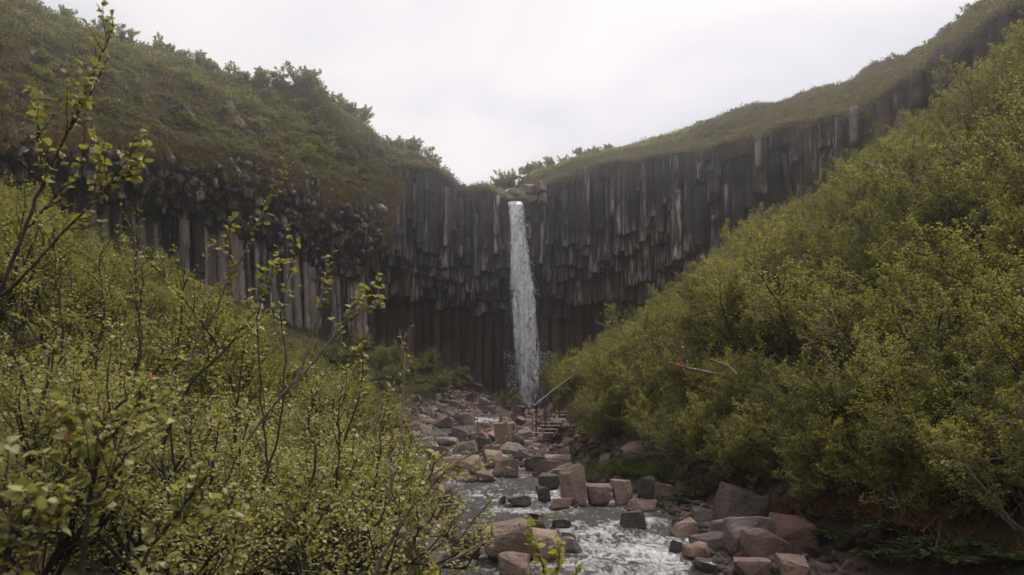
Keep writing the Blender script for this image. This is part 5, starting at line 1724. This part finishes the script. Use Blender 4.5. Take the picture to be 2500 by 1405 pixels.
# rusty grass tussock curtains on the near right bank
def tussock(rg, n, size):
    v, f = blades(rg, np.stack([rg.normal(0, 0.28, n), rg.normal(0, 0.28, n), rg.uniform(-0.05, 0.05, n)], -1) * size, rg.uniform(0.25, 0.7, n) * size, 0.75, 0.014)
    v[2::3, 2] -= 0.3 * size * rg.random(n)
    return v, f
M['grass_rust'] = mat_leaf('grass_rust', [(0.045, 0.028, 0.016), (0.100, 0.060, 0.030), (0.110, 0.088, 0.036)], 0.2, 0.7, 0.15)
M['grass_green'] = mat_leaf('grass_green', [(0.055, 0.085, 0.018), (0.085, 0.120, 0.025), (0.115, 0.130, 0.035)], 0.25, 0.6, 0.2)
for i, (px, py, sc, mt, lb) in enumerate([
    (2000, 1265, 1.3, 'grass_rust', 'rust-brown grass tussock above the reddish boulder'), (2070, 1258, 1.4, 'grass_rust', 'hanging brown grass right of the reddish boulder'),
    (1940, 1255, 1.1, 'grass_rust', 'brown grass tussock beside the leaning pale stone'), (1850, 1185, 1.2, 'grass_rust', 'brown grass tussock on top of the biggest bank boulder'),
    (2140, 1250, 1.3, 'grass_rust', 'brown grass tussock over the dark leafy plants'),
    (2210, 1275, 1.3, 'grass_rust', 'rusty grass curtain left of the corner shrubs'), (2290, 1300, 1.4, 'grass_rust', 'rusty grass in front of the corner shrubs'), (2380, 1340, 1.4, 'grass_rust', 'dark rusty grass low in the right corner'),
    (1740, 1190, 1.1, 'grass_rust', 'brown grass left of the biggest bank boulder'), (1790, 1185, 1.1, 'grass_rust', 'brown grass behind the biggest bank boulder'), (1690, 1180, 1.0, 'grass_rust', 'brown grass above the tangled roots'),
    (1620, 1160, 1.1, 'grass_green', 'green grass above the end of the bank row'), (1430, 1140, 0.9, 'grass_green', 'short green grass behind the tall standing block'),
    (1515, 1160, 1.5, 'grass_green', 'bright green grass tuft on the right bank'), (1560, 1150, 1.4, 'grass_green', 'green grass tuft above the dark cube-shaped boulder'), (1480, 1165, 1.0, 'grass_green', 'small green grass tuft above the square pinkish block')]):
    Y = hit(px, py, 0.1, 10, 60)
    c = P(px, py, Y)
    v, f = tussock(rg, 700, sc * (0.75 if mt == 'grass_rust' else 1.0))
    o = link('grass_tussock', make_mesh('grass_tussock', v, [f], [M[mt]]), None, (c[0], c[1], float(ground_z(c[0], c[1]))))
    tag(o, lb, 'grass', 'grass tussocks on the right bank')

# ------------------------------------------------------------------ hazy air
bm = bmesh.new()
bmesh.ops.create_cube(bm, size=1.0)
lo = Vector((-86, -34, -6.5)); hi = Vector((86, 126, 40))
for v in bm.verts:
    v.co = Vector((lo.x if v.co.x < 0 else hi.x, lo.y if v.co.y < 0 else hi.y, lo.z if v.co.z < 0 else hi.z))
me = bpy.data.meshes.new('haze'); bm.to_mesh(me); bm.free()
hm = bpy.data.materials.new('haze'); hm.use_nodes = True
hn = hm.node_tree; hn.nodes.clear()
ho = hn.nodes.new('ShaderNodeOutputMaterial'); hv = hn.nodes.new('ShaderNodeVolumePrincipled')
hv.inputs['Color'].default_value = (0.95, 0.96, 1.0, 1)
hv.inputs['Density'].default_value = 0.0028
hv.inputs['Anisotropy'].default_value = 0.94
hn.links.new(hv.outputs['Volume'], ho.inputs['Volume'])
me.materials.append(hm)
tag(link('haze', me), 'thin bright haze filling the gorge', 'haze', kind='stuff')
tri = sum(len(m.loop_triangles) if not m.calc_loop_triangles() else 0 for m in bpy.data.meshes)
print('triangles', tri, 'columns', n_col, 'right', len(pr), 'left', len(pl), 'objects', len(bpy.data.objects))

# look-alikes that stand in a row are told apart by their order from the left
bpy.context.view_layer.update()
same = {}
for o in COL.objects:
    if o.parent is None and o.get('group') and o.get('category'):
        same.setdefault(o['label'], []).append(o)
ORD = ['leftmost', 'second from left', 'third from left', 'fourth from left', 'fifth from left', 'sixth from left', 'seventh from left', 'eighth from left', 'ninth from left', 'tenth from left', 'eleventh from left', 'twelfth from left']
for lb, os_ in same.items():
    if 1 < len(os_) <= 12 and len(lb.split()) <= 13:
        os_.sort(key=lambda o: o.location.x / max(o.location.y, 0.1))
        for k, o in enumerate(os_):
            o['label'] = lb + ', ' + (ORD[k] if k < len(os_) - 1 or len(os_) < 3 and k == 0 else 'rightmost')
